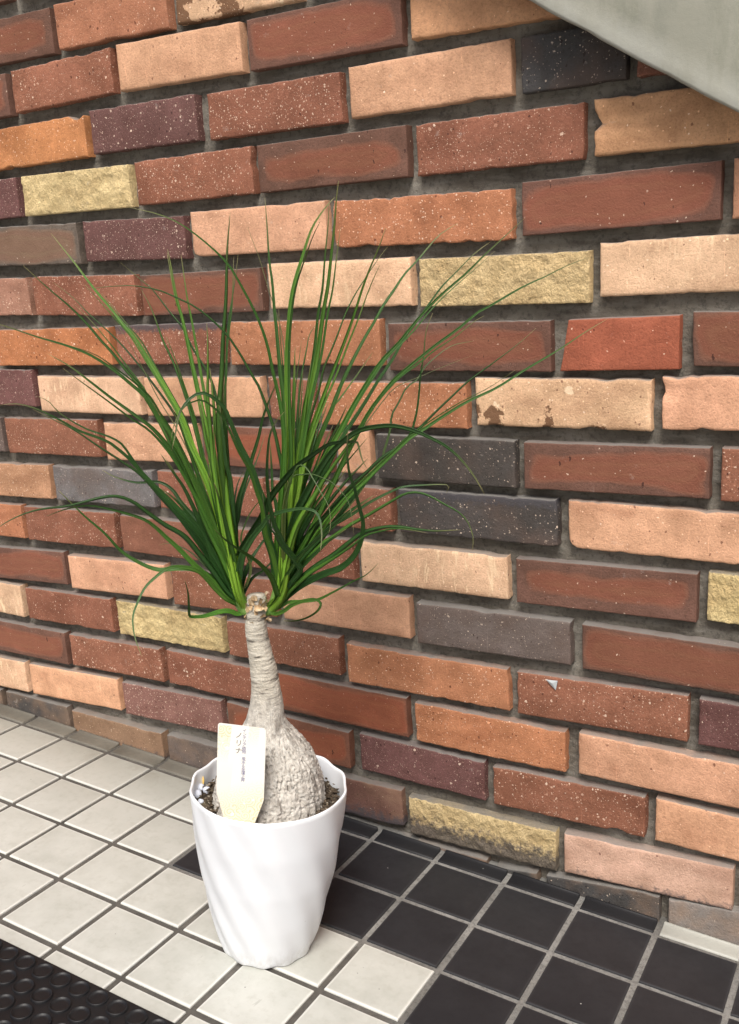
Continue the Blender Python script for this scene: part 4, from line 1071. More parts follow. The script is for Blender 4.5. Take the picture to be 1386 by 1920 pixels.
LEAVES = [
(7.1,1,[(-632,-269,409),(-636,-273,427),(-639,-276,477),(-641,-274,529),(-641,-272,575),(-640,-270,619),(-635,-265,663),(-632,-262,695),(-627,-257,737),(-623,-253,784),(-618,-249,820)]),
(6.9,2,[(-630,-269,407),(-633,-278,433),(-640,-282,490),(-647,-277,546),(-654,-274,592),(-660,-272,624),(-666,-270,655),(-678,-266,715),(-684,-265,739),(-691,-262,783),(-692,-262,789)]),
(4.9,1,[(-632,-270,408),(-634,-275,428),(-635,-283,462),(-644,-299,524),(-651,-314,574),(-658,-325,608),(-666,-336,633),(-671,-343,650),(-680,-354,666),(-690,-365,681),(-703,-379,696),(-718,-395,707),(-734,-411,716),(-755,-434,730),(-762,-440,732)]),
(5.5,1,[(-631,-269,410),(-634,-274,426),(-638,-283,467),(-648,-294,513),(-654,-301,541),(-661,-309,568),(-668,-316,590),(-679,-327,614),(-691,-338,630),(-708,-352,650),(-723,-367,671),(-734,-377,685),(-748,-389,698)]),
(4.9,1,[(-630,-268,410),(-637,-272,431),(-660,-280,512),(-683,-287,570),(-702,-292,616),(-715,-296,643),(-720,-297,654),(-734,-303,675),(-744,-307,691),(-752,-310,701),(-766,-315,721),(-781,-321,739),(-799,-328,757),(-821,-338,782)]),
(5.8,2,[(-631,-269,407),(-632,-276,439),(-647,-278,513),(-655,-277,539),(-665,-277,565),(-674,-277,587),(-684,-277,616),(-694,-278,637),(-714,-280,672),(-731,-283,702),(-743,-286,717),(-755,-288,733),(-773,-293,757),(-791,-296,782),(-814,-301,813)]),
(3.8,0,[(-631,-269,407),(-643,-266,431),(-655,-249,516),(-663,-241,567),(-670,-232,614),(-675,-229,636),(-682,-228,656),(-700,-229,685),(-711,-229,707),(-723,-231,722),(-744,-233,749),(-752,-235,756),(-778,-241,779)]),
(4.9,1,[(-631,-269,404),(-637,-272,434),(-662,-267,531),(-670,-265,562),(-677,-263,592),(-684,-261,617),(-691,-260,640),(-703,-259,673),(-713,-260,696),(-725,-259,729),(-736,-260,751)]),
(3.3,0,[(-632,-269,406),(-645,-265,434),(-672,-254,522),(-691,-251,568),(-706,-250,595),(-717,-250,616),(-733,-251,638),(-742,-252,650),(-757,-254,670),(-782,-257,698),(-813,-263,727),(-830,-265,744),(-854,-270,763)]),
(4.4,0,[(-631,-269,409),(-636,-275,421),(-641,-286,456),(-645,-293,474),(-654,-308,507),(-667,-326,539),(-676,-340,560),(-683,-351,578),(-687,-359,591),(-693,-368,603),(-699,-376,612),(-713,-394,624),(-722,-407,636),(-734,-424,650),(-745,-438,657),(-754,-449,657)]),
(3.8,0,[(-633,-270,404),(-637,-271,420),(-655,-286,463),(-671,-304,508),(-686,-321,546),(-698,-335,575),(-702,-341,589),(-707,-347,603),(-716,-356,612),(-730,-369,621),(-745,-385,638),(-751,-393,652),(-759,-400,658)]),
(3.8,0,[(-632,-269,409),(-640,-272,421),(-653,-279,458),(-670,-293,497),(-691,-310,534),(-707,-323,564),(-720,-334,580),(-735,-346,596),(-755,-362,618),(-769,-374,630),(-784,-385,642)]),
(4.4,0,[(-630,-269,407),(-635,-274,418),(-641,-282,429),(-648,-296,458),(-654,-306,478),(-661,-320,502),(-671,-335,517),(-680,-349,533),(-687,-361,547),(-696,-373,555),(-706,-387,556),(-723,-412,553),(-738,-434,554),(-749,-451,551),(-759,-467,544),(-762,-474,539)]),
(4.4,1,[(-631,-269,405),(-634,-276,417),(-640,-284,426),(-651,-299,450),(-659,-311,468),(-668,-323,489),(-675,-333,504),(-680,-341,516),(-687,-351,527),(-705,-374,541),(-719,-390,548),(-731,-406,548),(-743,-423,544)]),
(4.4,1,[(-632,-270,406),(-635,-274,415),(-641,-281,427),(-652,-291,447),(-667,-303,460),(-681,-314,463),(-696,-327,464),(-710,-339,474),(-723,-350,489),(-733,-360,510),(-745,-371,529),(-754,-380,546),(-761,-387,560)]),
(3.8,1,[(-631,-269,410),(-635,-276,415),(-640,-288,425),(-645,-298,439),(-650,-314,462),(-658,-328,471),(-666,-342,474),(-672,-354,469),(-677,-369,460),(-678,-382,447),(-677,-391,436),(-669,-400,421),(-655,-408,404)]),
(5.5,0,[(-631,-269,404),(-643,-265,425),(-659,-267,454),(-676,-267,494),(-689,-270,508),(-702,-273,524),(-711,-274,537),(-725,-279,546),(-750,-288,546),(-773,-296,553),(-786,-300,561)]),
(3.8,1,[(-632,-270,406),(-631,-270,406),(-633,-280,406),(-637,-289,412),(-642,-299,414),(-649,-315,414),(-654,-328,417),(-655,-332,420),(-650,-337,433),(-644,-343,450),(-639,-351,466)]),
(6.0,0,[(-632,-269,406),(-641,-267,423),(-644,-258,489),(-643,-255,503),(-640,-249,527),(-634,-242,548),(-629,-235,568),(-623,-228,590),(-619,-222,611),(-612,-214,633),(-605,-207,650)]),
(5.8,2,[(-631,-269,409),(-630,-280,431),(-632,-288,487),(-635,-289,517),(-636,-290,550),(-637,-291,576),(-636,-291,611),(-635,-291,645),(-633,-290,666),(-630,-289,698),(-629,-289,716)]),
(3.8,0,[(-630,-269,406),(-643,-265,434),(-655,-245,545),(-662,-230,624),(-664,-216,681),(-664,-210,706),(-662,-203,729),(-660,-194,757),(-659,-187,780)]),
(6.6,0,[(-631,-269,405),(-639,-269,423),(-637,-270,463),(-635,-271,494),(-633,-272,519),(-631,-273,553),(-632,-276,571),(-631,-278,600),(-630,-280,627),(-629,-281,641)]),
(4.4,0,[(-631,-269,405),(-644,-260,423),(-660,-237,482),(-667,-225,509),(-669,-218,522),(-669,-210,535),(-666,-201,545)]),
(7.7,0,[(-630,-268,410),(-635,-274,421),(-632,-277,445),(-623,-278,472),(-608,-276,495),(-593,-274,516),(-582,-274,536),(-565,-272,555),(-550,-269,570),(-529,-265,584),(-512,-262,594),(-493,-258,596),(-485,-256,596),(-482,-257,590),(-478,-260,580),(-473,-261,572)]),
(4.4,0,[(-630,-268,408),(-641,-264,417),(-639,-257,438),(-633,-247,458),(-628,-239,469),(-623,-233,478),(-618,-225,489),(-614,-218,502)]),
(3.3,0,[(-631,-269,410),(-639,-264,413),(-641,-256,421),(-639,-241,433),(-634,-227,438),(-631,-215,444),(-626,-197,452)]),
(5.5,0,[(-631,-269,409),(-633,-276,423),(-617,-286,469),(-599,-289,495),(-582,-290,512),(-573,-291,522),(-559,-291,528),(-543,-290,532),(-529,-290,534),(-517,-290,532),(-510,-293,525),(-504,-301,512),(-501,-310,499)]),
(2.2,3,[(-630,-268,409),(-646,-265,424),(-669,-271,445),(-686,-274,462),(-697,-276,470),(-707,-279,475),(-717,-282,478),(-729,-286,476)]),
(1.6,4,[(-640,-273,446),(-663,-267,514),(-682,-268,566),(-700,-270,606),(-718,-273,638),(-742,-276,689),(-763,-280,724)]),
(6.9,2,[(-631,-269,408),(-627,-283,436),(-632,-285,480),(-636,-286,507),(-639,-287,538),(-641,-287,567),(-646,-288,597),(-648,-288,625),(-650,-289,644)]),
(6.0,1,[(-631,-269,409),(-633,-275,426),(-641,-288,474),(-648,-297,506),(-653,-306,542),(-657,-313,572),(-662,-321,596),(-665,-327,618),(-667,-330,629)]),
(6.6,0,[(-632,-270,406),(-638,-270,421),(-645,-284,467),(-652,-297,500),(-655,-308,531),(-658,-316,553),(-662,-325,571),(-667,-335,592)]),
(5.5,0,[(-631,-269,407),(-637,-271,418),(-643,-285,449),(-646,-296,473),(-646,-308,503),(-650,-321,525),(-655,-335,546),(-661,-348,560)]),
(2.2,3,[(-630,-268,409),(-636,-267,429),(-631,-265,432),(-623,-263,451),(-623,-266,467),(-626,-271,487),(-620,-270,504),(-612,-268,518),(-603,-265,529),(-595,-263,534),(-581,-258,533)]),
(3.8,1,[(-608,-256,408),(-600,-254,425),(-594,-257,464),(-582,-257,524),(-571,-258,581),(-567,-261,615),(-567,-265,643),(-568,-269,664),(-569,-274,693),(-573,-281,720),(-582,-293,754),(-591,-302,776),(-612,-322,804),(-629,-338,818),(-651,-358,827)]),
(3.3,0,[(-608,-256,405),(-601,-250,424),(-592,-245,490),(-584,-245,556),(-584,-247,575),(-586,-250,602),(-589,-254,623),(-594,-260,650),(-599,-264,663),(-604,-269,679),(-613,-276,700),(-623,-284,716),(-636,-295,732),(-650,-305,742),(-662,-315,750),(-680,-329,756),(-699,-343,757),(-719,-358,756)]),
(6.6,0,[(-609,-256,402),(-598,-254,420),(-593,-255,443),(-593,-262,473),(-594,-269,499),(-590,-274,530),(-591,-279,547),(-592,-287,572),(-596,-296,595),(-598,-305,619),(-600,-311,636),(-605,-319,646),(-610,-325,652),(-616,-331,652),(-622,-339,646),(-626,-348,635),(-626,-355,620),(-627,-363,602)]),
(4.4,1,[(-608,-256,404),(-589,-266,424),(-584,-274,438),(-580,-285,454),(-577,-300,470),(-576,-318,486),(-575,-342,503),(-572,-366,521),(-569,-382,535)]),
(5.5,1,[(-610,-257,407),(-599,-250,422),(-590,-238,500),(-589,-230,552),(-590,-225,591),(-592,-220,630),(-595,-218,655),(-599,-213,700),(-601,-211,724),(-603,-208,749),(-606,-206,774),(-608,-202,805),(-610,-199,834)]),
(7.5,2,[(-610,-257,408),(-593,-255,424),(-578,-256,495),(-569,-250,571),(-568,-249,610),(-567,-248,647),(-565,-246,682),(-562,-245,705),(-558,-243,732),(-553,-240,752),(-547,-236,770),(-543,-234,781),(-538,-231,795),(-532,-228,806),(-524,-223,817),(-515,-218,827)]),
(6.9,2,[(-610,-257,403),(-592,-254,424),(-580,-250,493),(-572,-240,542),(-568,-235,568),(-565,-230,593),(-560,-224,624),(-555,-219,649),(-550,-212,681),(-545,-205,718),(-541,-200,742),(-538,-194,773),(-535,-189,802),(-533,-185,828),(-531,-182,844)]),
(5.2,2,[(-610,-257,407),(-592,-253,424),(-579,-246,492),(-571,-234,541),(-566,-227,573),(-561,-220,597),(-553,-211,623),(-544,-202,650),(-533,-189,684),(-524,-179,713),(-519,-173,732),(-514,-167,749),(-509,-162,763),(-504,-156,777),(-498,-150,796)]),
(3.3,1,[(-609,-257,403),(-597,-248,425),(-591,-234,487),(-584,-214,560),(-576,-199,603),(-568,-185,640),(-566,-180,656),(-560,-172,674),(-555,-165,690),(-549,-155,712),(-542,-146,730),(-532,-135,749),(-522,-124,767),(-514,-116,779)]),
(4.9,1,[(-608,-256,404),(-595,-248,422),(-582,-229,510),(-570,-213,560),(-559,-200,595),(-552,-193,613),(-544,-183,639),(-535,-174,661),(-524,-162,686),(-515,-154,703),(-507,-146,720),(-499,-137,734),(-490,-129,749),(-479,-120,762),(-469,-110,776),(-460,-102,787),(-445,-90,797)]),
(4.9,1,[(-610,-257,405),(-593,-249,423),(-575,-242,491),(-556,-232,545),(-538,-223,579),(-527,-217,599),(-514,-210,623),(-500,-203,646),(-486,-196,667),(-470,-187,684),(-461,-183,695),(-447,-175,712),(-430,-167,729),(-409,-156,747),(-392,-147,764),(-380,-141,775),(-357,-129,796)]),
(4.4,0,[(-608,-256,409),(-596,-245,419),(-584,-231,469),(-565,-216,526),(-543,-199,578),(-529,-189,602),(-517,-180,622),(-504,-171,645),(-492,-162,664),(-480,-153,687),(-469,-146,702),(-458,-138,719),(-447,-130,735),(-435,-121,748),(-419,-111,765),(-405,-101,776)]),
(4.4,1,[(-609,-256,407),(-593,-250,420),(-578,-247,457),(-553,-238,503),(-526,-228,557),(-515,-224,578),(-504,-220,598),(-493,-216,617),(-481,-212,633),(-468,-206,649),(-455,-202,660),(-440,-196,672),(-426,-190,683),(-406,-182,697),(-389,-175,711),(-377,-171,717),(-348,-160,733),(-329,-152,741),(-310,-145,750),(-289,-137,757)]),
(3.8,0,[(-609,-256,404),(-596,-244,420),(-590,-238,434),(-571,-224,481),(-545,-208,517),(-530,-198,535),(-515,-189,549),(-499,-179,565),(-480,-168,577),(-466,-159,592),(-449,-149,610),(-438,-142,621),(-421,-131,638),(-400,-119,654),(-376,-104,673),(-360,-94,688)]),
(4.4,1,[(-609,-256,406),(-592,-250,421),(-580,-246,438),(-556,-236,485),(-524,-223,526),(-505,-214,545),(-487,-206,563),(-470,-199,579),(-458,-194,590),(-445,-188,598),(-427,-181,610),(-404,-171,624),(-378,-160,636),(-353,-149,652),(-331,-140,665),(-315,-133,675),(-299,-127,686),(-279,-118,698)]),
(7.1,0,[(-609,-256,408),(-593,-250,420),(-581,-252,470),(-571,-253,501),(-563,-252,520),(-550,-250,541),(-535,-248,564),(-520,-245,583),(-502,-241,598),(-491,-238,604),(-477,-234,607),(-460,-229,608),(-441,-225,604),(-425,-221,597),(-408,-218,588),(-393,-216,575),(-379,-216,558),(-369,-217,542)]),
(3.8,0,[(-609,-256,408),(-594,-245,419),(-580,-236,447),(-533,-215,511),(-506,-203,545),(-479,-192,572),(-465,-186,588),(-460,-184,598),(-455,-183,616),(-452,-183,632),(-449,-183,653),(-445,-183,670),(-441,-183,695),(-434,-181,712)]),
(3.3,3,[(-609,-256,405),(-597,-242,418),(-593,-234,430),(-567,-209,477),(-539,-183,514),(-515,-159,554),(-512,-155,564),(-509,-150,577),(-507,-146,589),(-506,-143,603),(-500,-136,616),(-494,-130,630),(-484,-120,639),(-479,-115,650),(-463,-100,666),(-452,-91,672),(-437,-79,674)]),
(1.6,4,[(-595,-247,425),(-579,-231,488),(-551,-215,544),(-529,-203,575),(-514,-195,596),(-502,-188,613),(-493,-183,625),(-481,-177,638),(-455,-163,649),(-438,-154,656),(-411,-140,666)]),
(3.8,1,[(-608,-256,406),(-592,-252,419),(-571,-248,452),(-546,-241,480),(-533,-237,489),(-515,-231,502),(-499,-226,511),(-484,-222,520),(-469,-217,529),(-456,-214,536),(-444,-210,537),(-432,-207,533),(-418,-204,525),(-404,-201,517),(-395,-200,507),(-389,-202,492),(-389,-206,480)]),
(4.4,0,[(-610,-257,406),(-597,-245,418),(-579,-236,453),(-552,-224,491),(-537,-217,500),(-520,-210,510),(-506,-203,520),(-487,-194,530),(-472,-188,536),(-452,-179,537),(-435,-172,537),(-429,-169,535),(-431,-172,528)]),
(5.5,0,[(-610,-257,404),(-591,-253,417),(-580,-253,431),(-558,-251,451),(-542,-250,463),(-527,-248,473),(-509,-248,487),(-493,-247,499),(-479,-246,505),(-463,-245,509),(-448,-244,510),(-428,-244,509),(-409,-243,509),(-384,-242,512)]),
(5.5,0,[(-609,-256,407),(-597,-254,415),(-587,-254,422),(-569,-253,436),(-550,-252,447),(-533,-251,455),(-518,-250,461),(-502,-251,474),(-491,-253,489),(-484,-257,504),(-480,-262,518),(-478,-271,536),(-475,-282,556),(-474,-292,575),(-467,-304,601),(-460,-312,619)]),
(2.7,1,[(-608,-256,406),(-600,-256,407),(-590,-256,413),(-583,-254,417),(-568,-252,419),(-550,-248,422),(-531,-246,432),(-507,-243,446),(-491,-242,455),(-476,-242,469)]),
(3.3,1,[(-609,-257,407),(-599,-261,404),(-584,-265,410),(-568,-269,421),(-548,-274,430),(-532,-279,435),(-523,-283,433),(-521,-293,429),(-522,-310,428),(-524,-329,431),(-525,-346,437)]),
(4.9,0,[(-609,-256,409),(-594,-255,418),(-577,-257,439),(-564,-258,453),(-561,-260,460),(-563,-272,479),(-564,-282,492),(-563,-290,506),(-563,-295,514),(-559,-305,534),(-553,-315,555),(-546,-324,576),(-537,-333,596),(-527,-341,616),(-516,-346,630),(-502,-350,641)]),
(5.5,0,[(-609,-257,403),(-604,-244,417),(-605,-236,457),(-608,-227,510),(-612,-226,530),(-614,-222,549),(-616,-218,573),(-617,-217,585)]),
(4.4,1,[(-609,-256,404),(-597,-248,425),(-593,-230,486),(-592,-212,548),(-592,-203,580),(-593,-194,612),(-593,-184,644),(-590,-172,678),(-589,-166,692),(-582,-158,705)]),
(4.0,2,[(-608,-256,403),(-591,-254,426),(-587,-250,445),(-587,-227,512),(-582,-215,536),(-576,-202,560),(-570,-189,586),(-564,-174,612),(-558,-166,621),(-546,-149,643),(-533,-130,668)]),
(6.9,2,[(-609,-256,403),(-585,-262,428),(-576,-260,467),(-567,-257,496),(-558,-254,514),(-544,-248,536),(-532,-243,555),(-515,-237,578),(-499,-231,599),(-488,-226,614)]),
(2.2,3,[(-608,-256,407),(-590,-254,434),(-567,-274,523),(-549,-280,561),(-538,-279,565),(-525,-277,566),(-511,-277,562),(-503,-277,559),(-492,-278,550),(-484,-280,541),(-476,-288,524),(-473,-293,513)]),
(2.2,3,[(-609,-256,407),(-589,-256,434),(-561,-278,525),(-539,-289,570),(-530,-289,578),(-522,-290,574),(-514,-293,565),(-504,-297,554),(-493,-302,542),(-487,-310,527),(-486,-316,520)]),
(6.6,0,[(-610,-257,405),(-597,-246,419),(-595,-247,431),(-579,-245,469),(-567,-244,493),(-551,-241,516),(-531,-236,540),(-513,-233,562)]),
(6.0,0,[(-610,-257,405),(-597,-247,418),(-583,-248,455),(-566,-246,481),(-548,-243,503),(-531,-240,519),(-506,-236,544),(-488,-233,558)]),
(5.5,0,[(-609,-256,409),(-595,-250,418),(-584,-252,437),(-563,-254,459),(-541,-255,478),(-522,-257,494),(-502,-258,507)]),
(7.7,0,[(-609,-256,407),(-597,-254,415),(-585,-257,440),(-571,-258,460),(-550,-258,481),(-520,-259,507),(-493,-259,528),(-468,-259,544)]),
(1.6,4,[(-593,-245,460),(-601,-210,599),(-604,-197,654),(-607,-191,684),(-613,-188,710),(-624,-185,740),(-630,-184,759),(-636,-182,776),(-649,-180,807)]),
(1.6,4,[(-591,-243,460),(-594,-212,541),(-596,-188,611),(-602,-175,655)]),
(7.1,1,[(-608,-256,409),(-597,-251,420),(-591,-244,466),(-587,-236,512),(-583,-230,546),(-578,-223,579),(-573,-217,607)]),
(7.1,0,[(-610,-257,406),(-601,-248,417),(-589,-251,457),(-580,-255,494),(-573,-259,525),(-565,-263,555)]),
(5.5,0,[(-609,-257,405),(-601,-248,417),(-599,-255,457),(-595,-260,488),(-590,-264,519)]),
(6.6,1,[(-631,-269,409),(-631,-277,425),(-626,-286,464),(-621,-298,502),(-618,-308,534),(-616,-318,561)]),
(8.1,2,[(-630,-268,409),(-627,-283,436),(-633,-285,486),(-637,-286,521),(-640,-286,555),(-643,-287,583),(-646,-288,611),(-648,-288,639)]),
(7.5,2,[(-632,-269,409),(-629,-280,434),(-632,-279,478),(-637,-275,518),(-640,-271,552),(-645,-269,580),(-649,-266,613),(-652,-262,646),(-654,-260,668)]),
(7.1,1,[(-631,-269,409),(-635,-273,430),(-636,-270,476),(-639,-268,516),(-640,-266,545),(-642,-263,573),(-642,-260,606),(-642,-255,650)]),
(6.6,1,[(-631,-269,404),(-636,-273,429),(-647,-273,469),(-657,-273,498),(-667,-273,533),(-676,-273,562),(-684,-273,587),(-691,-273,607),(-699,-274,627)]),
(6.6,0,[(-632,-270,408),(-639,-269,423),(-641,-275,458),(-646,-282,487),(-652,-289,506),(-657,-297,534),(-661,-303,555)]),
(8.1,2,[(-609,-256,403),(-588,-259,428),(-581,-252,482),(-576,-245,521),(-572,-239,554),(-567,-233,587),(-562,-227,620),(-559,-222,647),(-556,-218,668)]),
(7.5,2,[(-608,-255,408),(-590,-256,427),(-582,-244,485),(-577,-233,524),(-573,-223,554),(-567,-213,581),(-562,-203,610),(-556,-193,634),(-550,-186,653)]),
(7.5,2,[(-609,-257,403),(-589,-259,428),(-581,-256,483),(-576,-251,522),(-572,-247,556),(-568,-244,595),(-566,-241,628),(-564,-238,660),(-562,-236,686)]),
(6.6,1,[(-610,-257,405),(-594,-248,424),(-587,-232,475),(-579,-218,514),(-570,-205,544),(-561,-192,574),(-552,-179,598),(-545,-170,617)]),
(6.6,0,[(-610,-257,404),(-601,-246,418),(-595,-243,454),(-591,-243,484),(-587,-242,519),(-583,-241,548),(-580,-241,571)]),
(6.6,0,[(-608,-256,405),(-599,-242,419),(-590,-233,451),(-577,-222,479),(-564,-211,504),(-549,-199,526),(-534,-187,545),(-520,-176,561)]),
(3.7,1,[(-632,-269,410),(-637,-272,426),(-643,-270,474),(-649,-263,524),(-651,-256,569),(-653,-248,612),(-651,-238,656),(-651,-231,688),(-648,-220,730),(-648,-210,778)]),
(4.6,2,[(-632,-269,405),(-633,-278,433),(-643,-278,490),(-652,-271,545),(-661,-266,591),(-669,-263,623),(-676,-259,655),(-690,-253,716),(-698,-251,741),(-708,-245,786)]),
(4.7,2,[(-632,-269,406),(-632,-279,434),(-637,-284,491),(-641,-281,548),(-645,-279,593),(-648,-278,626),(-652,-277,657),(-659,-275,716),(-662,-275,740),(-666,-273,783)]),
(3.3,1,[(-631,-269,409),(-632,-277,429),(-631,-288,464),(-632,-311,528),(-633,-332,579),(-634,-348,613),(-637,-362,638),(-639,-371,655),(-644,-384,670),(-650,-398,684),(-658,-414,699),(-667,-432,709)]),
(3.6,1,[(-631,-269,409),(-634,-275,426),(-636,-286,468),(-644,-300,515),(-650,-309,543),(-655,-319,569),(-661,-328,591),(-671,-341,615),(-682,-354,630),(-697,-370,651),(-710,-387,671),(-720,-398,685)]),
(3.1,1,[(-632,-269,405),(-636,-273,431),(-660,-280,512),(-683,-286,570),(-700,-291,616),(-713,-294,644),(-717,-296,654),(-731,-301,676),(-741,-304,692),(-747,-307,702),(-761,-312,722),(-776,-318,740)]),
(3.3,2,[(-631,-269,405),(-631,-279,440),(-646,-280,514),(-653,-279,540),(-663,-281,567),(-673,-282,589),(-683,-282,618),(-693,-284,639),(-712,-288,674),(-729,-291,704),(-741,-295,720),(-753,-298,735),(-772,-304,759)]),
(3.3,1,[(-631,-269,410),(-637,-271,437),(-654,-269,509),(-660,-268,535),(-670,-268,561),(-679,-268,583),(-687,-267,611),(-697,-268,631),(-715,-271,666),(-731,-273,696),(-742,-276,711),(-753,-278,725),(-771,-282,749)]),
(3.7,1,[(-631,-269,405),(-636,-273,434),(-656,-274,533),(-662,-273,566),(-667,-273,597),(-672,-272,622),(-678,-273,645),(-687,-274,678),(-695,-275,702)]),
(3.2,0,[(-631,-269,404),(-644,-263,421),(-656,-242,484),(-655,-235,498),(-655,-223,521),(-651,-210,543),(-648,-198,562),(-645,-185,585)]),
(3.1,2,[(-632,-270,408),(-629,-282,432),(-635,-285,485),(-638,-285,514),(-641,-284,546),(-643,-284,571),(-643,-281,605),(-643,-279,638)]),
(3.1,2,[(-631,-269,406),(-626,-285,433),(-628,-292,488),(-629,-295,517),(-628,-298,550),(-627,-300,576),(-623,-302,610),(-619,-304,643)]),
(3.5,1,[(-631,-269,406),(-633,-275,432),(-638,-279,477),(-643,-283,502),(-646,-286,533),(-648,-288,561)]),
(4.3,1,[(-630,-269,406),(-636,-272,431),(-645,-267,472),(-651,-264,497),(-657,-260,527),(-661,-255,554),(-669,-252,583),(-673,-247,610)]),
(3.5,1,[(-631,-269,407),(-634,-274,426),(-650,-280,469),(-662,-285,497),(-675,-289,530),(-685,-293,557),(-696,-297,579)]),
(3.8,1,[(-609,-256,407),(-596,-256,421),(-590,-261,444),(-588,-269,474),(-588,-278,500),(-583,-287,531),(-583,-293,547),(-582,-303,572),(-584,-315,594),(-585,-326,618),(-586,-335,634),(-590,-344,644),(-594,-351,650),(-599,-359,649),(-604,-368,644),(-606,-379,632),(-605,-388,617)]),
(3.0,1,[(-609,-256,405),(-599,-250,422),(-592,-234,499),(-592,-224,551),(-593,-217,589),(-596,-211,628),(-599,-207,653),(-604,-200,697),(-606,-196,722)]),
(4.2,1,[(-608,-256,406),(-595,-252,423),(-581,-251,493),(-568,-251,571),(-564,-253,610),(-560,-255,648),(-556,-256,683),(-552,-257,705),(-546,-257,732),(-540,-256,751),(-532,-254,769),(-527,-253,780),(-521,-251,793),(-514,-249,804)]),
(4.9,1,[(-610,-257,406),(-597,-250,422),(-590,-239,488),(-586,-225,564),(-587,-220,603),(-589,-215,640),(-589,-210,676),(-588,-205,699),(-586,-200,727),(-582,-194,747),(-577,-188,766)]),
(4.8,1,[(-608,-256,405),(-596,-249,422),(-587,-241,489),(-579,-232,540),(-575,-228,565),(-572,-223,590),(-568,-218,622),(-563,-213,647),(-558,-207,679),(-554,-201,716),(-550,-196,740),(-547,-192,771),(-544,-187,801),(-543,-183,827)]),
(4.4,1,[(-609,-256,407),(-595,-250,423),(-583,-245,491),(-572,-238,542),(-567,-235,567),(-562,-232,592),(-555,-228,624),(-549,-224,648),(-541,-219,680),(-534,-215,716),(-528,-212,740),(-523,-209,770),(-518,-206,799)]),
(2.9,2,[(-610,-257,404),(-590,-256,425),(-575,-251,493),(-565,-243,542),(-558,-237,573),(-551,-232,596),(-542,-226,620),(-532,-218,646),(-519,-209,679),(-508,-201,707),(-502,-197,725),(-495,-192,740)]),
(3.6,2,[(-610,-257,403),(-591,-255,425),(-577,-249,492),(-567,-239,542),(-561,-232,573),(-554,-226,597),(-546,-218,622),(-535,-209,649),(-523,-199,682),(-512,-190,711),(-506,-184,730),(-500,-179,746),(-494,-174,760)]),
(2.8,1,[(-608,-256,402),(-595,-248,422),(-584,-227,509),(-573,-210,559),(-562,-197,593),(-555,-188,611),(-547,-178,636),(-539,-169,658),(-529,-156,683),(-520,-148,699),(-513,-139,715),(-504,-130,730),(-496,-122,744)]),
(2.7,1,[(-610,-257,409),(-594,-249,422),(-577,-238,490),(-560,-224,544),(-543,-212,578),(-531,-204,598),(-519,-195,622),(-505,-186,645),(-491,-176,667),(-475,-165,684),(-465,-159,695),(-451,-150,713),(-434,-138,731),(-413,-124,750),(-395,-113,767)]),
(3.0,1,[(-608,-256,406),(-592,-251,420),(-577,-250,457),(-550,-243,504),(-521,-237,557),(-510,-235,577),(-498,-233,597),(-487,-231,615),(-475,-228,631),(-461,-225,646),(-449,-221,657),(-434,-217,667),(-420,-213,678),(-399,-208,691),(-382,-204,704),(-371,-201,710)]),
(2.2,1,[(-610,-257,407),(-590,-252,422),(-578,-251,440),(-551,-246,489),(-516,-238,531),(-496,-234,550),(-477,-229,568),(-459,-226,584),(-447,-223,596),(-435,-220,604),(-417,-216,616),(-393,-211,630),(-367,-205,643),(-342,-200,659)]),
(3.3,1,[(-609,-256,408),(-589,-257,419),(-576,-258,433),(-551,-258,454),(-534,-259,465),(-517,-259,476),(-496,-261,490),(-478,-262,503),(-462,-263,509),(-444,-264,514),(-428,-266,515),(-406,-268,514)]),
(2.9,0,[(-609,-256,405),(-591,-258,420),(-573,-263,442),(-559,-267,456),(-555,-271,464),(-555,-287,483),(-556,-299,497),(-553,-310,511),(-553,-317,520),(-547,-331,540),(-538,-345,562)]),
(2.9,1,[(-608,-256,409),(-597,-248,425),(-594,-231,485),(-594,-212,546),(-596,-203,578),(-598,-195,609),(-599,-185,640),(-598,-174,673),(-598,-169,687)]),
(3.8,1,[(-608,-256,406),(-593,-252,423),(-583,-247,462),(-574,-243,490),(-564,-238,507),(-549,-231,529),(-536,-224,548),(-518,-215,570),(-501,-207,590)]),
(3.8,2,[(-609,-256,405),(-582,-266,430),(-567,-270,471),(-553,-274,502),(-541,-275,521),(-523,-275,544),(-506,-275,564)]),
(3.7,0,[(-610,-257,403),(-598,-244,418),(-596,-244,429),(-583,-238,467),(-572,-233,489),(-557,-226,512)]),
(3.4,1,[(-610,-257,405),(-593,-253,421),(-583,-248,453),(-570,-241,475),(-554,-234,492),(-539,-227,505)]),
(3.9,1,[(-610,-257,405),(-593,-259,417),(-579,-266,443),(-563,-270,464),(-540,-274,487),(-506,-281,514),(-477,-287,536)]),
(3.6,1,[(-608,-256,403),(-595,-254,421),(-588,-253,467),(-581,-252,512),(-575,-252,544),(-570,-251,576)]),
(4.2,2,[(-632,-270,406),(-629,-281,435),(-641,-275,482),(-651,-272,516),(-659,-267,549)]),
(5.1,2,[(-630,-268,409),(-626,-284,436),(-632,-288,486),(-636,-291,521),(-639,-293,555),(-643,-296,583)]),
(4.6,2,[(-631,-269,406),(-628,-281,435),(-635,-277,476),(-641,-273,513),(-646,-268,545),(-653,-266,571),(-659,-262,603),(-664,-258,634)]),
(4.2,1,[(-631,-269,408),(-636,-271,430),(-645,-263,471),(-653,-256,508),(-659,-248,539),(-666,-243,565),(-673,-237,597)]),
(4.6,1,[(-631,-269,406),(-634,-274,430),(-637,-272,475),(-640,-270,515),(-643,-270,543),(-646,-269,570),(-648,-267,603)]),
(3.8,1,[(-632,-269,406),(-634,-275,430),(-641,-280,471),(-647,-284,500),(-652,-287,535),(-657,-290,563)]),
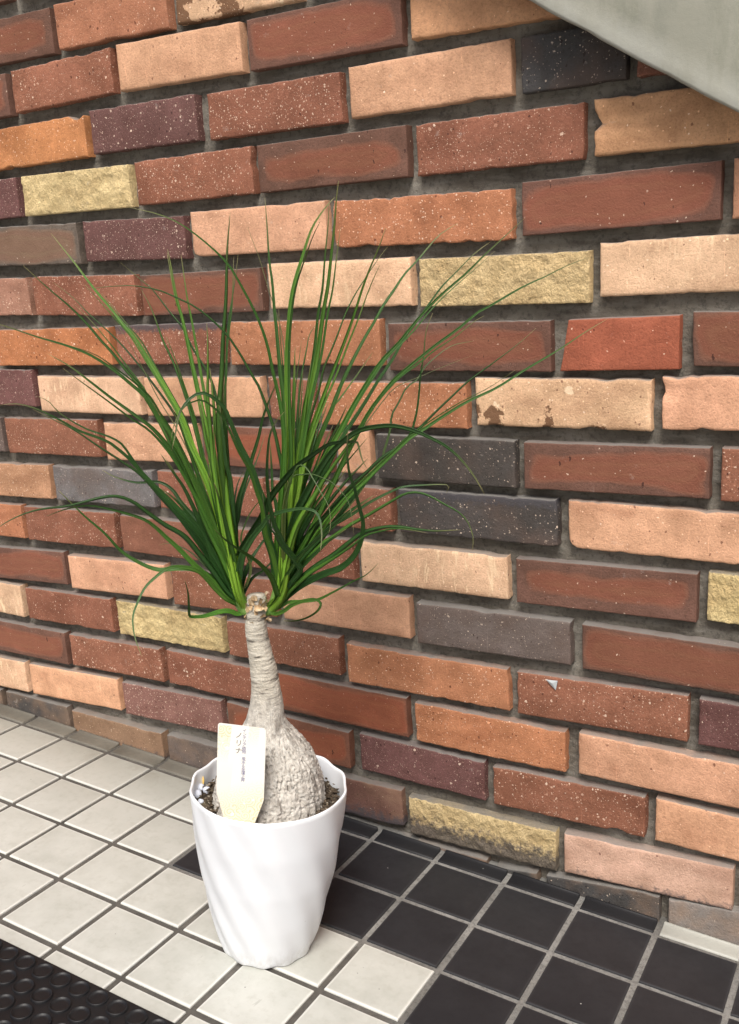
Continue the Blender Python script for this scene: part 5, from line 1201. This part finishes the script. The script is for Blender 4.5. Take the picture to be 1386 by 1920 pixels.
(3.4,1,[(-631,-269,406),(-635,-274,426),(-640,-275,459),(-649,-278,485),(-658,-282,503),(-666,-284,529)]),
(4.7,2,[(-609,-256,407),(-588,-260,429),(-582,-249,480),(-577,-240,518),(-573,-232,550),(-567,-223,583),(-562,-215,614)]),
(3.9,1,[(-609,-257,403),(-598,-245,422),(-601,-225,470),(-603,-209,506),(-606,-195,537),(-607,-180,568)]),
(5.2,2,[(-610,-257,408),(-589,-257,428),(-585,-241,482),(-581,-229,519),(-578,-218,547),(-573,-208,572),(-568,-196,600),(-563,-186,623)]),
(5.2,1,[(-610,-257,403),(-597,-245,422),(-598,-221,475),(-597,-203,511),(-596,-188,540),(-593,-173,565),(-590,-156,593),(-586,-141,616)]),
(3.8,2,[(-608,-256,408),(-587,-261,429),(-579,-261,485),(-573,-260,527),(-569,-260,562),(-564,-261,601),(-561,-262,635)]),
(3.7,1,[(-610,-257,408),(-594,-251,425),(-587,-247,480),(-579,-242,521),(-574,-238,556),(-568,-234,595),(-563,-231,629),(-559,-229,662)]),
(4.7,1,[(-609,-256,406),(-593,-250,425),(-583,-238,477),(-574,-228,517),(-565,-219,547),(-555,-210,577),(-545,-201,601)]),
(4.5,1,[(-608,-256,408),(-594,-255,422),(-586,-256,459),(-580,-258,489),(-573,-262,526),(-567,-264,555)]),
]
for k, (w, tone, pts) in enumerate(LEAVES):
    o = link('leaf', leaf_mesh(w, pts, 100 + k, tone == 4), LEAF, palm, matrix=PI_.copy())
    j = rr.uniform(0.85, 1.2)
    o.color = (*[c * j * rr.uniform(0.94, 1.06) for c in TONE[tone]], 1)

# ------------------------------------------------------------------ plant tag
ptag = empty('plant_tag')
ori = Vector((-0.6153, -0.3515, 0.3143)); ex = Vector((0.85423, 0.48447, -0.18864))
ny = Vector((-0.49901, 0.86585, -0.03598)); ny = (ny - ex * ny.dot(ex)).normalized(); ez = ex.cross(ny).normalized()
if ez.z < 0: ez = -ez
TM = Matrix.Translation(ori) @ Matrix((ex, ny, ez)).transposed().to_4x4()     # local x right, z up, y away
TI = TM.inverted()
ptag.matrix_world = TM
tag(ptag, 'cream and gold plant tag printed with Japanese writing, stuck in the pot', 'plant tag')
corners = [(0.0000, 0.0000), (0.0499, 0.0000), (0.0564, -0.0809), (0.0482, -0.1152), (0.0401, -0.1409), (0.0365, -0.1503), (0.0315, -0.1408), (0.0191, -0.1140), (0.0060, -0.0783)]
def rounded(cs, r, which):
    out = []
    for i, c in enumerate(cs):
        c = Vector(c)
        if i in which:
            p, q = Vector(cs[i - 1]), Vector(cs[(i + 1) % len(cs)])
            a, b = c + (p - c).normalized() * r, c + (q - c).normalized() * r
            for k in range(6):
                t = k / 5; out.append(a * (1 - t) ** 2 + c * 2 * t * (1 - t) + b * t * t)
        else: out.append(c)
    return out
poly = rounded(corners, 0.0032, (0, 1, 2, 8))
n = len(poly)
vs = [(p.x, -0.0003, p.y) for p in poly] + [(p.x, 0.0003, p.y) for p in poly]
fs = [tuple(range(n)), tuple(reversed(range(n, 2 * n)))] + [(i, (i + 1) % n, n + (i + 1) % n, n + i) for i in range(n)]
def tag_material():
    m = NT('tag_print')
    tc = m.new('ShaderNodeTexCoord'); v = tc.outputs['Object']; x, y, z = m.sep(v)
    gold, pale, white = (0.70, 0.57, 0.30), (0.77, 0.69, 0.46), (0.82, 0.805, 0.745)
    left = m.math('MULTIPLY', m.math('LESS_THAN', x, 0.0145), m.math('GREATER_THAN', x, 0.0016))
    band = m.math('MULTIPLY', m.math('MULTIPLY', left, m.math('LESS_THAN', z, -0.0018)), m.step(z, -0.045, -0.010))
    right = m.math('MULTIPLY', m.math('MULTIPLY', m.math('GREATER_THAN', x, 0.0325), m.math('LESS_THAN', x, 0.0435)), m.math('MULTIPLY', m.step(z, -0.024, -0.006), 0.7))
    foot = m.math('SUBTRACT', 1.0, m.step(m.math('ADD', z, m.math('MULTIPLY', x, -0.35)), -0.104, -0.074))
    area = m.math('MAXIMUM', m.math('MAXIMUM', band, m.math('MULTIPLY', right, 0.6)), foot)
    vo = m.voro(m.comb(x, 0.0, z), 105, rnd=0.8)
    sp = m.sep(m.vmath('SUBTRACT', v, vo.outputs['Position']))
    ang = m.math('ARCTAN2', sp[2], sp[0])
    spiral = m.math('SINE', m.math('ADD', m.math('MULTIPLY', vo.outputs['Distance'], 26.0), m.math('MULTIPLY', ang, 1.0)))
    scroll = m.ramp(spiral, [(0.45, 0.0), (0.75, 1.0)])
    f = m.math('MULTIPLY', area, m.math('ADD', 0.5, m.math('MULTIPLY', scroll, 0.4)))
    col = m.mix(f, white, m.mix(scroll, pale, gold))
    blush = m.math('MULTIPLY', m.math('MULTIPLY', m.step(z, -0.105, -0.085), m.math('SUBTRACT', 1.0, m.step(z, -0.06, -0.04))), m.math('LESS_THAN', x, 0.02))
    col = m.mix(m.math('MULTIPLY', blush, 0.25), col, (0.80, 0.66, 0.55))
    return m.fin(col, 0.3, None, 0.5)
me = pymesh('sheet', vs, fs)
link('sheet', me, tag_material(), ptag, smooth=False)
def text_mesh(body, size):
    c = bpy.data.curves.new('lettering', 'FONT'); c.body = body; c.size = size; c.align_x = 'CENTER'; c.align_y = 'CENTER'
    o = bpy.data.objects.new('lettering', c); COL.objects.link(o)
    me = bpy.data.meshes.new_from_object(o.evaluated_get(bpy.context.evaluated_depsgraph_get()))
    bpy.data.objects.remove(o)
    return me
INK1 = NT('brown_ink').fin((0.10, 0.085, 0.07), 0.5); INK2 = NT('violet_ink').fin((0.10, 0.085, 0.24), 0.5)
def letters(s, p0, p1, size, ink, y=-0.00045):
    p0, p1 = Vector(p0), Vector(p1)
    for k, ch in enumerate(s):
        if ch in ' \u3000': continue
        p = p0.lerp(p1, k / (len(s) - 1))
        o = link('lettering', text_mesh(ch, size), ink, ptag, smooth=False)
        o.matrix_local = Matrix.Translation((p.x, y, p.y)) @ Matrix.Rotation(math.pi / 2, 4, 'X')
letters('\u30ce\u30ea\u30ca', (0.0228, -0.0114), (0.0243, -0.0287), 0.0078, INK1)
letters('\u30a4\u30f3\u30c6\u30ea\u30a2\u690d\u7269\u3000\u98a8\u6c34\uff06\u91d1\u904b\u4e0a\u6607', (0.0282, -0.0053), (0.0321, -0.0610), 0.0046, INK2)
# small white printed stars on the gold
STAR = NT('white_ink').fin((0.86, 0.85, 0.82), 0.5)
def star(p, r):
    (x, z), pts = p, []
    for k in range(10):
        a = math.pi / 2 + k * math.pi / 5; q = r * (1 if k % 2 == 0 else 0.5); pts.append((x + q * math.cos(a), -0.00042, z + q * math.sin(a)))
    pts.append((x, -0.00042, z))
    link('printed_star', pymesh('printed_star', pts, [(10, (k + 1) % 10, k) for k in range(10)]), STAR, ptag, smooth=False)
for p, r in (((0.0121, -0.0267), 0.0028), ((0.0252, -0.1013), 0.0026), ((0.0453, -0.0824), 0.0018), ((0.0362, -0.0873), 0.0016), ((0.0071, -0.0213), 0.0015)): star(p, r)

bpy.context.view_layer.update()
